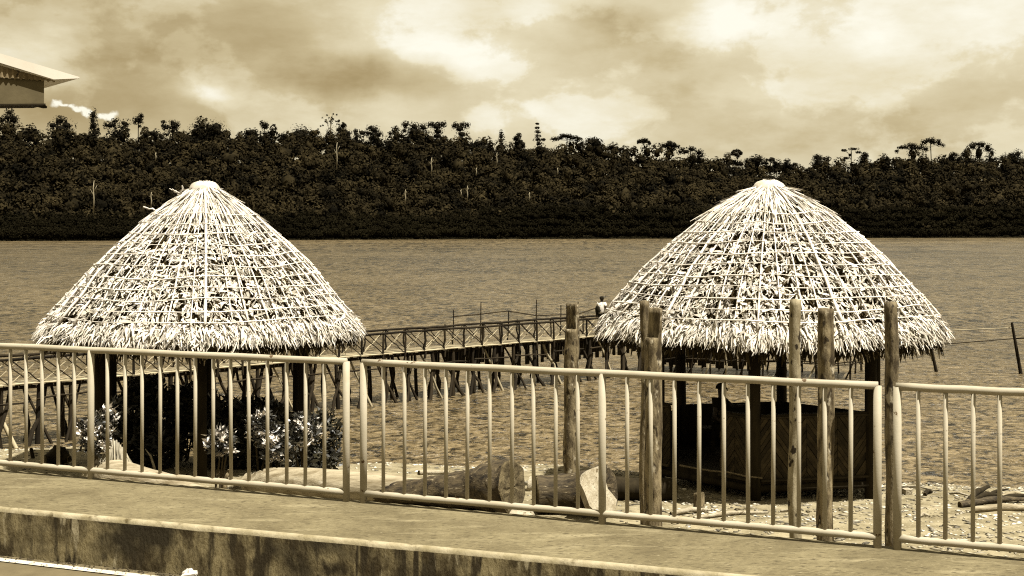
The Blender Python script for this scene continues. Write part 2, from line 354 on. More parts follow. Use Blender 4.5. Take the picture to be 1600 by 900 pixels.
mb = MB(); mb.v = [Vector(q) for q in ((-2500, -2500, -1.3), (2500, -2500, -1.3), (2500, 3500, -1.3), (-2500, 3500, -1.3))]; mb.f = [[0, 1, 2, 3]]
solo('ground', mb, m_sand, kind='structure')

# ------------------------------------------------------------------ walkway, curb, road
TH = R(20)
A0 = Vector((.672, 9.53, 3.495)); LD = Vector((-math.cos(TH), math.sin(TH), .005)); ND = Vector((-math.sin(TH), -math.cos(TH), 0))
def fz(tt): return A0.z + .005 * tt
def F(tt, nn, z=0): return A0 + LD * tt + ND * nn + Vector((0, 0, z))
def t_at(px):       # distance along the fence of the point seen in photo column px
    k = (px - 800) / FPX     # X = k*Y
    return (A0.x - k * A0.y) / (math.cos(TH) + k * math.sin(TH))
def plane_n(px, py, dz=0):   # offset from the fence of a walkway-level point seen at px,py
    for_t = 0
    z = A0.z + dz
    for _ in range(6):
        P = U(px, py, (HC - z) * FPX / (py - HOR)); d = P - A0; tt = d.x * LD.x + d.y * LD.y; z = fz(tt) + dz
    return tt, d.x * ND.x + d.y * ND.y
ta, na = plane_n(0, 794); tb, nb = plane_n(1150, 900)
def curb_n(tt): return na + (nb - na) * (tt - ta) / (tb - ta)
T0, T1 = -14.0, 40.0
ts = [T0 + (T1 - T0) * i / 216 for i in range(217)]
EDGE = -.07
mb = MB(); rows = []
KN = 12
for tt in ts:
    w_ = .012 * mnoise.noise(Vector((tt * 3, 0, 0))) + .008 * mnoise.noise(Vector((tt * 11, 5, 0)))
    ed = EDGE + w_ * 1.5
    cn = curb_n(tt) - .05
    rows.append([F(tt, ed + (cn - ed) * k / KN, .004 * mnoise.noise(Vector((tt * 1.2, k * .4, 2)))) for k in range(KN + 1)])
for r_ in rows: mb.v += r_
m_ = KN + 1
for i in range(len(rows) - 1):
    for k in range(KN): mb.f.append([i * m_ + k, (i + 1) * m_ + k, (i + 1) * m_ + k + 1, i * m_ + k + 1])
solo('walkway', mb, m_walk, kind='structure', smooth=True)
mb = MB()   # sea wall face below the walkway edge
for tt in ts:
    w_ = .012 * mnoise.noise(Vector((tt * 3, 0, 0))) + .008 * mnoise.noise(Vector((tt * 11, 5, 0)))
    e0 = F(tt, EDGE + w_ * 1.5, 0); mb.v += [e0 + Vector((0, 0, .0)), e0 - ND * .012 + Vector((0, 0, -.03)), Vector((e0.x, e0.y, .2)) - ND * .05]
for i in range(len(ts) - 1):
    b = i * 3; mb.f += [[b, b + 1, b + 4, b + 3], [b + 1, b + 2, b + 5, b + 4]]
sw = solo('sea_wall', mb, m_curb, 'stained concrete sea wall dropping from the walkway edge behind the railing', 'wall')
# curb: rounded worn nose and stained face
mb = MB(); mbf = MB(); CH = .36
prof = [(-.05, .001), (-.03, .006), (-.008, .004), (.006, -.010), (.010, -.028)]
nose = []; face = []
for tt in ts:
    c = curb_n(tt); g1 = mnoise.noise(Vector((tt * 2.3, 8, 0))); g2 = mnoise.noise(Vector((tt * 13, 9, 0)))
    wv = .010 * g1 + .010 * g2; chip = -.022 * max(0, mnoise.noise(Vector((tt * 5, 20, 0))) - .22)
    nose.append([F(tt, c + n_ + (wv if j > 1 else 0), z_ + (chip if j > 1 else 0)) for j, (n_, z_) in enumerate(prof)])
    fc = []
    for j in range(8):
        q = j / 7; z_ = prof[-1][1] + chip + (-CH - prof[-1][1] - chip) * q
        fc.append(F(tt, c + prof[-1][0] + wv * (1 - q) + .012 * mnoise.noise(Vector((tt * 4, q * 4, 1))) * math.sin(q * 3.14) + .018 * q, z_))
    face.append(fc)
for (mbx, R_) in ((mb, nose), (mbf, face)):
    m2 = len(R_[0])
    for r_ in R_: mbx.v += r_
    for i in range(len(R_) - 1):
        for k in range(m2 - 1): mbx.f.append([i * m2 + k, (i + 1) * m2 + k, (i + 1) * m2 + k + 1, i * m2 + k + 1])
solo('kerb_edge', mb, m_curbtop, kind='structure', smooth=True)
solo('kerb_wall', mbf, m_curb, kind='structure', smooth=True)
ZR = -CH
mb = MB(); mb.v = [F(T0, curb_n(T0) - .1, ZR - .004), F(T1, curb_n(T1) - .1, ZR - .004), F(T1, 30, ZR - .004), F(T0, 30, ZR - .004)]; mb.f = [[0, 1, 2, 3]]
solo('road', mb, m_road, kind='structure')
tl, nl = plane_n(0, 874, ZR); tl2, nl2 = plane_n(215, 899, ZR)
def line_n(tt): return nl + (nl2 - nl) * (tt - tl) / (tl2 - tl) * .5
mb = MB()
rows = []
for i in range(109):
    tt = T0 + (T1 - T0) * i / 108; w_ = .01 * mnoise.noise(Vector((tt * 2, 0, 7)))
    rows.append((F(tt, curb_n(tt) - .02, ZR), F(tt, line_n(tt) - .035 + w_, ZR)))
mb.quadstrip(rows); solo('road_gutter', mb, m_grit, kind='structure')
mb = MB(); rows = [(F(T0 + (T1 - T0) * i / 108, line_n(T0 + (T1 - T0) * i / 108) - .03, ZR + .004), F(T0 + (T1 - T0) * i / 108, line_n(T0 + (T1 - T0) * i / 108) + .05, ZR + .004)) for i in range(109)]
mb.quadstrip(rows); solo('road_line', mb, m_line, kind='structure')
# grit and small stones along the foot of the kerb (nobody could count it)
def chips(name, pts, smin, smax, m, flat=.5, long=1.6):
    nP = len(pts); P = np.array(pts); s = RNG.uniform(smin, smax, nP); an = RNG.uniform(0, 6.28, nP); el = RNG.uniform(1, long, nP)
    base = np.array([(-1, 0, 0), (0, -1, .0), (1, 0, 0), (0, 1, 0), (.1, .1, 1), (0, 0, -.6)])
    tris = np.array([(0, 1, 4), (1, 2, 4), (2, 3, 4), (3, 0, 4), (1, 0, 5), (2, 1, 5), (3, 2, 5), (0, 3, 5)])
    V = np.repeat(base[None], nP, 0) * (1 + RNG.uniform(-.3, .3, (nP, 6, 3)))
    V[:, :, 0] *= el[:, None]; V[:, :, 2] *= flat; V *= s[:, None, None]
    c, s2 = np.cos(an)[:, None], np.sin(an)[:, None]
    x = V[:, :, 0] * c - V[:, :, 1] * s2; y = V[:, :, 0] * s2 + V[:, :, 1] * c
    V = np.stack([x, y, V[:, :, 2]], 2) + P[:, None, :]
    Fc = (tris[None] + (np.arange(nP) * 6)[:, None, None]).reshape(-1, 3)
    return solo(name, np_mesh(name, V.reshape(-1, 3), Fc), m, kind='stuff')
pts = []
for _ in range(1600):
    tt = rnd(-3, 9); q = random.random() ** 1.6
    pts.append(tuple(F(tt, curb_n(tt) + .015 + q * .16, ZR + .004)))
o = chips('grit', pts, .003, .010, m_trunk_dk); o['label'] = 'loose grit and crumbs along the foot of the stained kerb'; o['category'] = 'grit'

# ------------------------------------------------------------------ railing
RT, RB = 1.12, .20      # centre heights of the rails at x=941 (rail axis)
RH = {}
def mk_cyl(name, r, hgt, n=12):
    q = MB(); q.tube([(0, 0, 0), (0, 0, hgt)], r, n); return q.mesh(name, True)
RT = 1.12; RB = .075
bar_me = mk_cyl('baluster', .0155, RT - RB, 10); bar_me.materials.append(m_paint)
def railing(label, pxl, pxr, posts, bars, caps=(True, True), mid=()):
    t_r, t_l = t_at(pxr), t_at(pxl)
    base = F((t_l + t_r) / 2, 0, 0); th = thing('railing_panel', label, 'railing', base, 'painted railing panels along the walkway')
    q = MB(); nn = 14
    q.tube([F(t_l + (t_r - t_l) * i / nn, 0, RT + .002 * math.sin(i * 1.9)) for i in range(nn + 1)], .0275, 14); part('top_rail', q, m_paint, th, True)
    q = MB(); q.tube([F(t_l + (t_r - t_l) * i / nn, 0, RB + .0015 * math.sin(i * 2.3)) for i in range(nn + 1)], .0265, 14); part('bottom_rail', q, m_paint, th, True)
    for px in posts:
        tt = t_at(px); q = MB(); q.tube([F(tt, 0, -.01), F(tt, 0, .5), F(tt, 0, RT)], .0285, 14); part('post', q, m_paint, th, True)
    for px in bars:
        tt = t_at(px); o = link('baluster', bar_me, m_paint, th); o.location = F(tt, 0, RB) - base
        o.rotation_euler = (R(rnd(-.25, .25)), R(rnd(-.25, .25)), rnd(0, 6))
    return th
left_bars = [-8, -31, -53, -74, -95, 16, 41, 66, 91, 116, 168, 195, 222, 250, 277, 305, 333, 361, 389, 418, 448, 477, 507]
railing('cream tubular railing panel in front of the left thatched hut, running off the left edge', -118, 541, [541, 142, -115], left_bars)
mid_bars = [599, 632, 664, 697, 730, 765, 800, 834, 868, 903, 980, 1017, 1054, 1092, 1131, 1169, 1208, 1248, 1289, 1329]
railing('long cream middle railing panel between the left hut and the tall dark split post', 566, 1372, [568, 941, 1371], mid_bars)
rb = [1435, 1477, 1520, 1562, 1606, 1651, 1697, 1744]
railing('cream railing panel at the right edge, standing before open water and beach rubble', 1400, 1792, [1402, 1790], rb)

# ------------------------------------------------------------------ rough wooden posts
def rough_post(px, wpx, ytop, Z, label, m, zb=.6, notch=None, seed=0, lean=(0, 0), knots=6):
    top = U(px, ytop, Z); base = Vector((top.x + lean[0], top.y, beach_z(top.x, top.y) - .3))
    r0 = wpx / FPX * Z / 2; th = thing('wooden_post', label, 'post', (base.x, base.y, base.z + .3), 'rough wooden posts standing along the beach side of the railing')
    n_, segs = 18, 64; kn = [(rnd(.05, .95), rnd(0, 6.28), rnd(.08, .22)) for _ in range(knots)]
    q = MB(); zs = [base.z + (top.z - base.z) * i / segs for i in range(segs + 1)]
    if notch:
        zn = top.z - notch[1]; zs = sorted([z for z in zs if abs(z - zn) > .02] + [zn - .002, zn + .002])
    Hh = top.z - base.z
    for i, z in enumerate(zs):
        f = (z - base.z) / Hh; cx = base.x + (top.x - base.x) * f + .035 * mnoise.noise(Vector((z * .9, seed, 0))); cy = base.y + .012 * mnoise.noise(Vector((z * .9, seed, 9)))
        for k in range(n_):
            an = 2 * math.pi * k / n_; rr = r0 * (1.04 - .08 * f)
            rr *= 1 + .16 * mnoise.noise(Vector((math.cos(an) * 1.2 + seed, math.sin(an) * 1.2, z * 1.6))) + .05 * mnoise.noise(Vector((math.cos(an) * 4, math.sin(an) * 4 + seed, z * 7)))
            for (kf, ka, ks) in kn:
                dz = (f - kf) * Hh; da = abs((an - ka + math.pi) % (2 * math.pi) - math.pi)
                rr *= 1 + ks * math.exp(-(dz / .06) ** 2 - (da / .7) ** 2)
            dx, dy = math.cos(an) * rr, math.sin(an) * rr
            if notch and z > zn:
                d_ = dx * notch[2][0] + dy * notch[2][1]; lim = r0 * notch[0]
                if d_ > lim: dx -= notch[2][0] * (d_ - lim); dy -= notch[2][1] * (d_ - lim)
            q.v.append(Vector((cx + dx, cy + dy, z + (.006 * math.sin(an * 2 + seed) if i == len(zs) - 1 else 0))))
    m2 = len(zs)
    for i in range(m2 - 1):
        for k in range(n_): k2 = (k + 1) % n_; q.f.append([i * n_ + k, i * n_ + k2, (i + 1) * n_ + k2, (i + 1) * n_ + k])
    b = len(q.v); c = sum((q.v[(m2 - 1) * n_ + k] for k in range(n_)), Vector()) / n_; q.v.append(c + Vector((0, 0, .002)))
    for k in range(n_): q.f.append([(m2 - 1) * n_ + k, (m2 - 1) * n_ + (k + 1) % n_, b])
    part('trunk', q, m, th, True)
    return th
rough_post(893, 23, 475, 23.6, 'notched brown wooden post standing behind the broken logs, left of the right hut', m_post, notch=(.15, .46, (-.75, -.66)), seed=3)
rough_post(1008, 15, 470, 15.6, 'thin wooden post half hidden behind the thick notched post at the right hut', m_post, seed=11)
rough_post(1021, 27, 482, 14.6, 'thick notched wooden post with a thinner post right behind it', m_post, notch=(.1, .33, (-.8, -.6)), seed=5)
rough_post(1241, 18, 468, 14.4, 'thin pale post with peeling bark before the woven hut wall', m_postpale, seed=17, lean=(.02, 0), knots=9)
rough_post(1290, 26, 482, 14.0, 'thick smooth flat-topped post before the woven hut wall', m_post, seed=23, knots=4)
rough_post(1394, 21, 472, 13.6, 'tall dark split post seen between two railing panels', m_post, seed=31)
rough_post(1442, 14, 846, 14.3, 'low sawn-off post stub under the right railing panel', m_post, seed=37) if False else None

# ------------------------------------------------------------------ sticks shared mesh
STK = []
for i in range(5):
    q = MB()
    for j in range(6):
        ox, oy = (0, 0) if j in (0, 5) or i == 0 else (rnd(-.9, .9), rnd(-.9, .9)); rr = (1.0 - .25 * j / 5) * rnd(.9, 1.1)
        for k in range(6): q.v.append(Vector((ox + rr * math.cos(k * math.pi / 3), oy + rr * math.sin(k * math.pi / 3), j / 5)))
    for j in range(5):
        for k in range(6): q.f.append([j * 6 + k, j * 6 + (k + 1) % 6, j * 6 + 6 + (k + 1) % 6, j * 6 + 6 + k])
    q.f += [[5, 4, 3, 2, 1, 0], [30, 31, 32, 33, 34, 35]]
    STK.append(q.mesh('stick', True))
STKM = {}
def stick(name, p, q, r, m, parent, proto=None, label=None):
    p = Vector(p); q = Vector(q); d = q - p; i = random.randrange(5) if proto is None else proto
    key = (i, m.name)
    if key not in STKM: me = STK[i].copy(); me.name = name; me.materials.clear(); me.materials.append(m); STKM[key] = me
    o = bpy.data.objects.new(name, STKM[key]); COL.objects.link(o)
    org = ORG.get(parent, Vector()) if parent is not None else Vector()
    if parent is not None: o.parent = parent
    rot = d.to_track_quat('Z', 'Y').to_matrix().to_4x4() @ Matrix.Rotation(rnd(0, 6), 4, 'Z')
    o.matrix_local = Matrix.Translation(p - org) @ rot @ Matrix.Diagonal((r, r, d.length, 1))
    if label: o['label'] = label
    return o

# ------------------------------------------------------------------ thatched huts
PT = [0, .006, .03, .07, .163, .29, .41, .59, .78, .905, 1.0, 1.2]
PR = [0, .035, .075, .125, .237, .37, .485, .637, .79, .905, 1.0, 1.17]
def prof_r(tv): return np.interp(tv, PT, PR)
PROF_L = ([0, .006, .03, .065, .165, .29, .41, .57, .78, .91, 1.0, 1.2], [0, .035, .075, .125, .26, .395, .52, .675, .835, .935, 1.0, 1.14])
PROF_R = ([0, .006, .03, .065, .151, .306, .416, .56, .72, .906, 1.0, 1.2], [0, .04, .085, .15, .28, .44, .56, .69, .81, .935, 1.0, 1.13])
class Roof:
    def __init__(s, c, Rr, za, ze, phi, pr): s.c, s.R, s.za, s.ze, s.phi, s.pr = c, Rr, za, ze, phi, pr
    def pos(s, tv, az, off=0.):
        """az measured from the camera side (-Y), positive to the left"""
        tv = np.asarray(tv, float); az = np.asarray(az, float); off = np.asarray(off, float)
        u = (az - s.phi) % (np.pi / 3) - np.pi / 6; hexa = math.cos(math.pi / 6) / np.cos(u)
        rr = np.interp(tv, s.pr[0], s.pr[1]) * s.R * (1 - .42 * (1 - hexa) - .012) + off * .66
        rr = rr * (1 + .012 * np.sin(az * 5 + tv * 9) + .010 * np.sin(az * 13 + tv * 4))
        z = s.za - tv * (s.za - s.ze) + off * .75
        return np.stack(np.broadcast_arrays(s.c[0] - np.sin(az) * rr, s.c[1] - np.cos(az) * rr, z), -1)
def blades(rf, tv, az, ln, wd, ang, lift, base_off=0.03, segs=3, droop=None):
    """strips of dry palm leaf lying down the slope of roof rf"""
    n_ = len(tv); e = 1e-3
    P = rf.pos(tv, az, base_off); Td = rf.pos(tv + .01, az, base_off) - P; Td /= np.linalg.norm(Td, axis=1)[:, None]
    Ta = rf.pos(tv, az + .01, base_off) - P; Ta /= (np.linalg.norm(Ta, axis=1)[:, None] + 1e-9)
    Nn = np.cross(Td, Ta); Nn /= (np.linalg.norm(Nn, axis=1)[:, None] + 1e-9)
    Nn *= np.sign(Nn[:, 2:3] + 1e-9)
    d = Td * np.cos(ang)[:, None] + Ta * np.sin(ang)[:, None]; side = np.cross(d, Nn)
    tw = RNG.uniform(-.9, .9, n_); curl = RNG.uniform(-.5, 1., n_)
    rows = []
    for j in range(segs + 1):
        q = j / segs
        o_ = lift * (q ** 1.4) + np.sin(q * 3.14) * .03 * curl
        C = P + d * (ln * q)[:, None] + Nn * o_[:, None] + side * (np.sin(q * 3) * .05 * (curl - .3))[:, None]
        if droop is not None: C[:, 2] -= droop * q * q
        a_ = tw * q * 1.2 + .2 * curl; sv = side * np.cos(a_)[:, None] + Nn * np.sin(a_)[:, None]
        w_ = wd * (1.0 if j == 0 else (1.1 if j < segs else .35)) * .5
        rows.append((C - sv * w_[:, None], C + sv * w_[:, None]))
    V = np.stack([x for r_ in rows for x in r_], 1)      # n, 2*(segs+1), 3
    k = 2 * (segs + 1); base = (np.arange(n_) * k)[:, None, None]
    fq = np.array([[2 * j, 2 * j + 1, 2 * j + 3, 2 * j + 2] for j in range(segs)])[None] + base
    return V.reshape(-1, 3), fq.reshape(-1, 4)
def cat_meshes(lst):
    vs_, fs_, o_ = [], [], 0
    for v, f in lst: vs_.append(v); fs_.append(f + o_); o_ += len(v)
    return np.concatenate(vs_), np.concatenate(fs_)

def hut(label, cx, cy, za, ze, phi, Rr=3.52, postR=2.3, seed=1, main_az=0., strays=(), pr=PROF_L):
    global RNG
    RNG = np.random.default_rng(seed); random.seed(seed)
    gz = beach_z(cx, cy); th = thing('thatched_hut', label, 'hut', (cx, cy, gz), 'round thatched huts on the beach')
    rf = Roof((cx, cy), Rr, za, ze, phi, pr); Hh = za - ze
    # inner thatch, two skins, coloured dark so the gaps read as shade
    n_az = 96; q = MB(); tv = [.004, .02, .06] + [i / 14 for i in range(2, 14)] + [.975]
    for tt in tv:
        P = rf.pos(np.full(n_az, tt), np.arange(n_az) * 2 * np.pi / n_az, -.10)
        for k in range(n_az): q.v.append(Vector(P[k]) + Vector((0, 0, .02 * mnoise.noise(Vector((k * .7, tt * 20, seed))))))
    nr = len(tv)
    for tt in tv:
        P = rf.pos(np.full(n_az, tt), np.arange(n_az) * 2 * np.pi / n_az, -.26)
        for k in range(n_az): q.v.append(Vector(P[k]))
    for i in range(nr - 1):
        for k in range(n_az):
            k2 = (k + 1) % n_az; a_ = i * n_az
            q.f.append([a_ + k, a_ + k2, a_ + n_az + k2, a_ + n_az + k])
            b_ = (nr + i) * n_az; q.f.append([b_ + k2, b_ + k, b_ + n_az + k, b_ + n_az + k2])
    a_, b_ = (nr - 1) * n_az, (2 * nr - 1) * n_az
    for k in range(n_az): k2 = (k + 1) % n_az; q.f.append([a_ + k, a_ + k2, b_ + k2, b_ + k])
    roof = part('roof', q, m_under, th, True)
    # leaf strips, course over course
    parts = []
    courses = np.concatenate([np.linspace(.02, .2, 8), np.linspace(.23, .915, 25)])
    for t0 in courses:
        r_ = float(prof_r(t0)) * Rr; n_ = int(2 * np.pi * max(r_, .25) / .024)
        az = RNG.uniform(0, 2 * np.pi, n_); keep = np.array([mnoise.noise(Vector((math.cos(a) * r_ * 3.4 + seed, math.sin(a) * r_ * 3.4, t0 * 26.))) for a in az]) > (-.6 if t0 < .25 else -.16 if t0 < .5 else -.10)
        az = az[keep]; n_ = len(az)
        tt = t0 + RNG.normal(0, .010, n_); up = t0 < .25
        parts.append(blades(rf, tt, az, RNG.uniform(.11, .27, n_) * (1.8 if up else 1), RNG.uniform(.010, .031, n_), RNG.normal(0, .12 if up else .5, n_), RNG.uniform(-.03, .065, n_) * (.5 if up else 1), RNG.uniform(-.03, .035, n_)))
    # shaggy curls sticking out
    n_ = 1500; t0 = RNG.uniform(.25, .93, n_) ** .8; az = RNG.uniform(0, 2 * np.pi, n_)
    parts.append(blades(rf, t0, az, RNG.uniform(.12, .28, n_), RNG.uniform(.03, .06, n_), RNG.normal(0, 1.0, n_), RNG.uniform(.03, .10, n_), .01))
    # fine straws near the top
    n_ = 900; t0 = RNG.uniform(.0, .16, n_); az = RNG.uniform(0, 2 * np.pi, n_)
    parts.append(blades(rf, t0, az, RNG.uniform(.3, .7, n_), RNG.uniform(.010, .028, n_), RNG.normal(0, .10, n_), RNG.uniform(-.02, .04, n_), .05))
    v, f = cat_meshes(parts); part('thatch', np_mesh('thatch', v, f), m_thatch, roof, kind='stuff')
    # eave fringe
    n_ = 6500; t0 = RNG.uniform(.875, .955, n_); az = RNG.uniform(0, 2 * np.pi, n_)
    v1 = blades(rf, t0, az, RNG.uniform(.14, .30, n_), RNG.uniform(.010, .028, n_), RNG.normal(0, .40, n_), RNG.uniform(-.05, .06, n_), RNG.uniform(-.08, .04, n_), 3, RNG.uniform(0, .08, n_))
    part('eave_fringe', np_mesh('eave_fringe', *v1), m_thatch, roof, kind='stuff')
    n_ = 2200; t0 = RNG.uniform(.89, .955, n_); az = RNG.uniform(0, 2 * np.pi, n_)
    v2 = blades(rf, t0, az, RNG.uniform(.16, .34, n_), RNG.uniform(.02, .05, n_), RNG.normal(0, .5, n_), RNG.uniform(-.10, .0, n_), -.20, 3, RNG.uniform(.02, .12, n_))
    part('under_fringe', np_mesh('under_fringe', *v2), m_under, roof, kind='stuff')  # lower straws, same shade-dark colour as the inner layer
    # large loose leaves of the eave, one by one
    lm = []
    for i in range(6):
        q = MB(); rows = []; b_ = rnd(-.06, .06); c_ = rnd(.0, .08)
        for j in range(6):
            u = j / 5; wv = .014 * (math.sin(3.14 * (u * .85 + .15)) ** .7) + .004
            rows.append((Vector((-wv, c_ * math.sin(u * 3), -u * .28)), Vector((wv + b_ * u * .3, c_ * math.sin(u * 3) + .012 * u, -u * .28))))
        q.quadstrip(rows); me = q.mesh('palm_leaf'); me.materials.append(m_thatch); lm.append(me)
    org = ORG[th]
    for i in range(150):
        az = 2 * math.pi * (i + rnd(-.4, .4)) / 150; t_ = rnd(.88, .93)
        P = Vector(rf.pos(t_, az, .07)); Pd = Vector(rf.pos(t_ + .02, az, .07)); z_ax = (P - Pd).normalized(); outw = Vector((-math.sin(az), -math.cos(az), 0))
        y_ax = (outw - z_ax * outw.dot(z_ax)).normalized(); x_ax = y_ax.cross(z_ax)
        Mt = Matrix((x_ax, y_ax, z_ax)).transposed().to_4x4() @ Matrix.Rotation(rnd(-.35, .35), 4, 'Y') @ Matrix.Rotation(rnd(-.25, .1), 4, 'X') @ Matrix.Scale(rnd(.75, 1.1), 4)
        o = bpy.data.objects.new('palm_leaf', random.choice(lm)); COL.objects.link(o); o.parent = roof; o.matrix_local = Matrix.Translation(P - org) @ Mt
    # lattice: ribs and hoops
    nrib = 54
    for i in range(nrib):
        az = main_az + 2 * math.pi * i / nrib + rnd(-.02, .02); q = MB(); main = i % 9 == 0
        ta_ = rnd(.015, .05) if i % 2 == 0 else rnd(.10, .30); tb_ = rnd(.88, .925)
        az1 = az + rnd(-.02, .02); m_n = 12
        pts_ = [Vector(rf.pos(ta_ + (tb_ - ta_) * j / m_n, az + (az1 - az) * j / m_n, .075 + .012 * math.sin(j * 1.7 + i))) for j in range(m_n + 1)]
        r0 = .032 if main else rnd(.012, .021)
        q.tube(pts_, [r0 * (.75 + .25 * j / m_n) for j in range(m_n + 1)], 5); part('roof_rib', q, m_rib, roof, True)
    yy = [335, 352, 368, 385, 402, 420, 438, 455, 472, 489, 505]
    for i, y_ in enumerate(yy):
        tt = (y_ - 283) / 243. * .955 ; q = MB(); m_n = 60; ph = rnd(0, 6); pts_ = []
        for j in range(m_n):
            az = 2 * math.pi * j / m_n
            pts_.append(Vector(rf.pos(tt + .006 * math.sin(az * 3 + ph) + .004 * math.sin(az * 7 + ph * 2) + .012 * abs(math.sin((az - phi) * 3)) + .004 * mnoise.noise(Vector((j * .35, i * 3, seed))), az, .095 + .02 * mnoise.noise(Vector((j * .5, i, seed))))))
        q.tube(pts_, [.0098 * (1 + .35 * math.sin(j * .45 + ph)) for j in range(m_n)], 5, closed=True); part('roof_hoop', q, m_rib, roof, True)
    # top cap: a folded bundle of leaves
    q = MB(); n_ = 20; 
    for i in range(7):
        a_ = i / 6; rr = .27 * math.cos(a_ * 1.45) ** .8 + .02; zz = za - .10 + .22 * math.sin(a_ * 1.57)
        for k in range(n_): an = 2 * math.pi * k / n_; q.v.append(Vector((cx + math.cos(an) * rr * 1.15, cy + math.sin(an) * rr, zz + .01 * math.sin(k * 3.3 + i))))
    for i in range(6):
        for k in range(n_): k2 = (k + 1) % n_; q.f.append([i * n_ + k, i * n_ + k2, (i + 1) * n_ + k2, (i + 1) * n_ + k])
    q.f.append([6 * n_ + k for k in range(n_)]); cap = part('roof_cap', q, m_thatch, roof, True)
    q = MB()
    for i in range(90):
        an = rnd(0, 6.28); a2 = an + rnd(1.6, 3.6); pts_ = []
        for j in range(6):
            u = j / 5; aa = an + (a2 - an) * u; rr = .31 * (1 - .75 * math.sin(u * 3.14)) * rnd(.85, 1.1)
            pts_.append(Vector((cx + math.cos(aa) * rr * 1.1, cy + math.sin(aa) * rr, za - .11 + .25 * math.sin(u * 3.14) * rnd(.8, 1.02) + .01)))
        wv = rnd(.006, .016); sd = Vector((math.cos(an + 1.57), math.sin(an + 1.57), rnd(0, .6))) * wv
        q.quadstrip([(p_ - sd, p_ + sd) for p_ in pts_])
    me = q.mesh('cap_straw'); part('cap_straw', me, m_thatch, th, kind='stuff')
    for (dx, dz, dx2, dz2, r_) in strays:
        stick('loose_stick', (cx + dx, cy - .25, za + dz), (cx + dx2, cy - .3, za + dz2), r_, m_rib, th)
    # frame under the roof
    H_post = [phi + k * math.pi / 3 for k in range(6)]; P = []
    for a_ in H_post:
        x, y = cx - postR * math.sin(a_), cy - postR * math.cos(a_); P.append((x, y)); g = beach_z(x, y)
        q = MB(); q.tube([(x, y, g - .3), (x + rnd(-.02, .02), y, g + 1.2), (x, y, ze + .62)], [.115, .108, .10], 12, rfun=lambda i, k: 1 + .05 * math.sin(k * 2.1 + i)); part('hut_post', q, m_dark, th, True)
    for k in range(6):
        (x0, y0), (x1, y1) = P[k], P[(k + 1) % 6]; q = MB(); q.tube([(x0, y0, ze + .55), (x1, y1, ze + .57)], .07, 8); part('ring_beam', q, m_dark, th, True)
    for k in range(18):
        az = 2 * math.pi * k / 18; q = MB(); q.tube([Vector(rf.pos(.05, az, -.34)), Vector(rf.pos(.5, az, -.34)), Vector(rf.pos(.95, az, -.34))], .04, 6); part('rafter', q, m_dark, th, True)
    return th, rf, P, gz
HL = hut('thatched hut on the left, dark leafy shrubs growing around its posts', -6.46, 26.9, 6.55, 3.50, R(-12), seed=4, main_az=R(-15.5),
         strays=[(-.42, -.20, -.40, .03, .022), (-.42, -.18, -.66, -.04, .014), (-.40, -.16, -.60, -.05, .012), (.3, -.08, .62, -.22, .014), (.3, -.1, .55, -.2, .014), (-.9, -.5, -1.2, -.42, .02)])
HR = hut('thatched hut on the right, with a woven bamboo wall and a person sitting inside', 5.0, 24.9, 6.50, 3.70, R(17.7), Rr=3.54, postR=2.25, pr=PROF_R, seed=9, main_az=R(-12),
         strays=[(-.45, -.26, -.47, -.10, .016), (.5, -.2, .85, -.38, .014), (-1.0, -.4, -1.05, -.55, .02)])

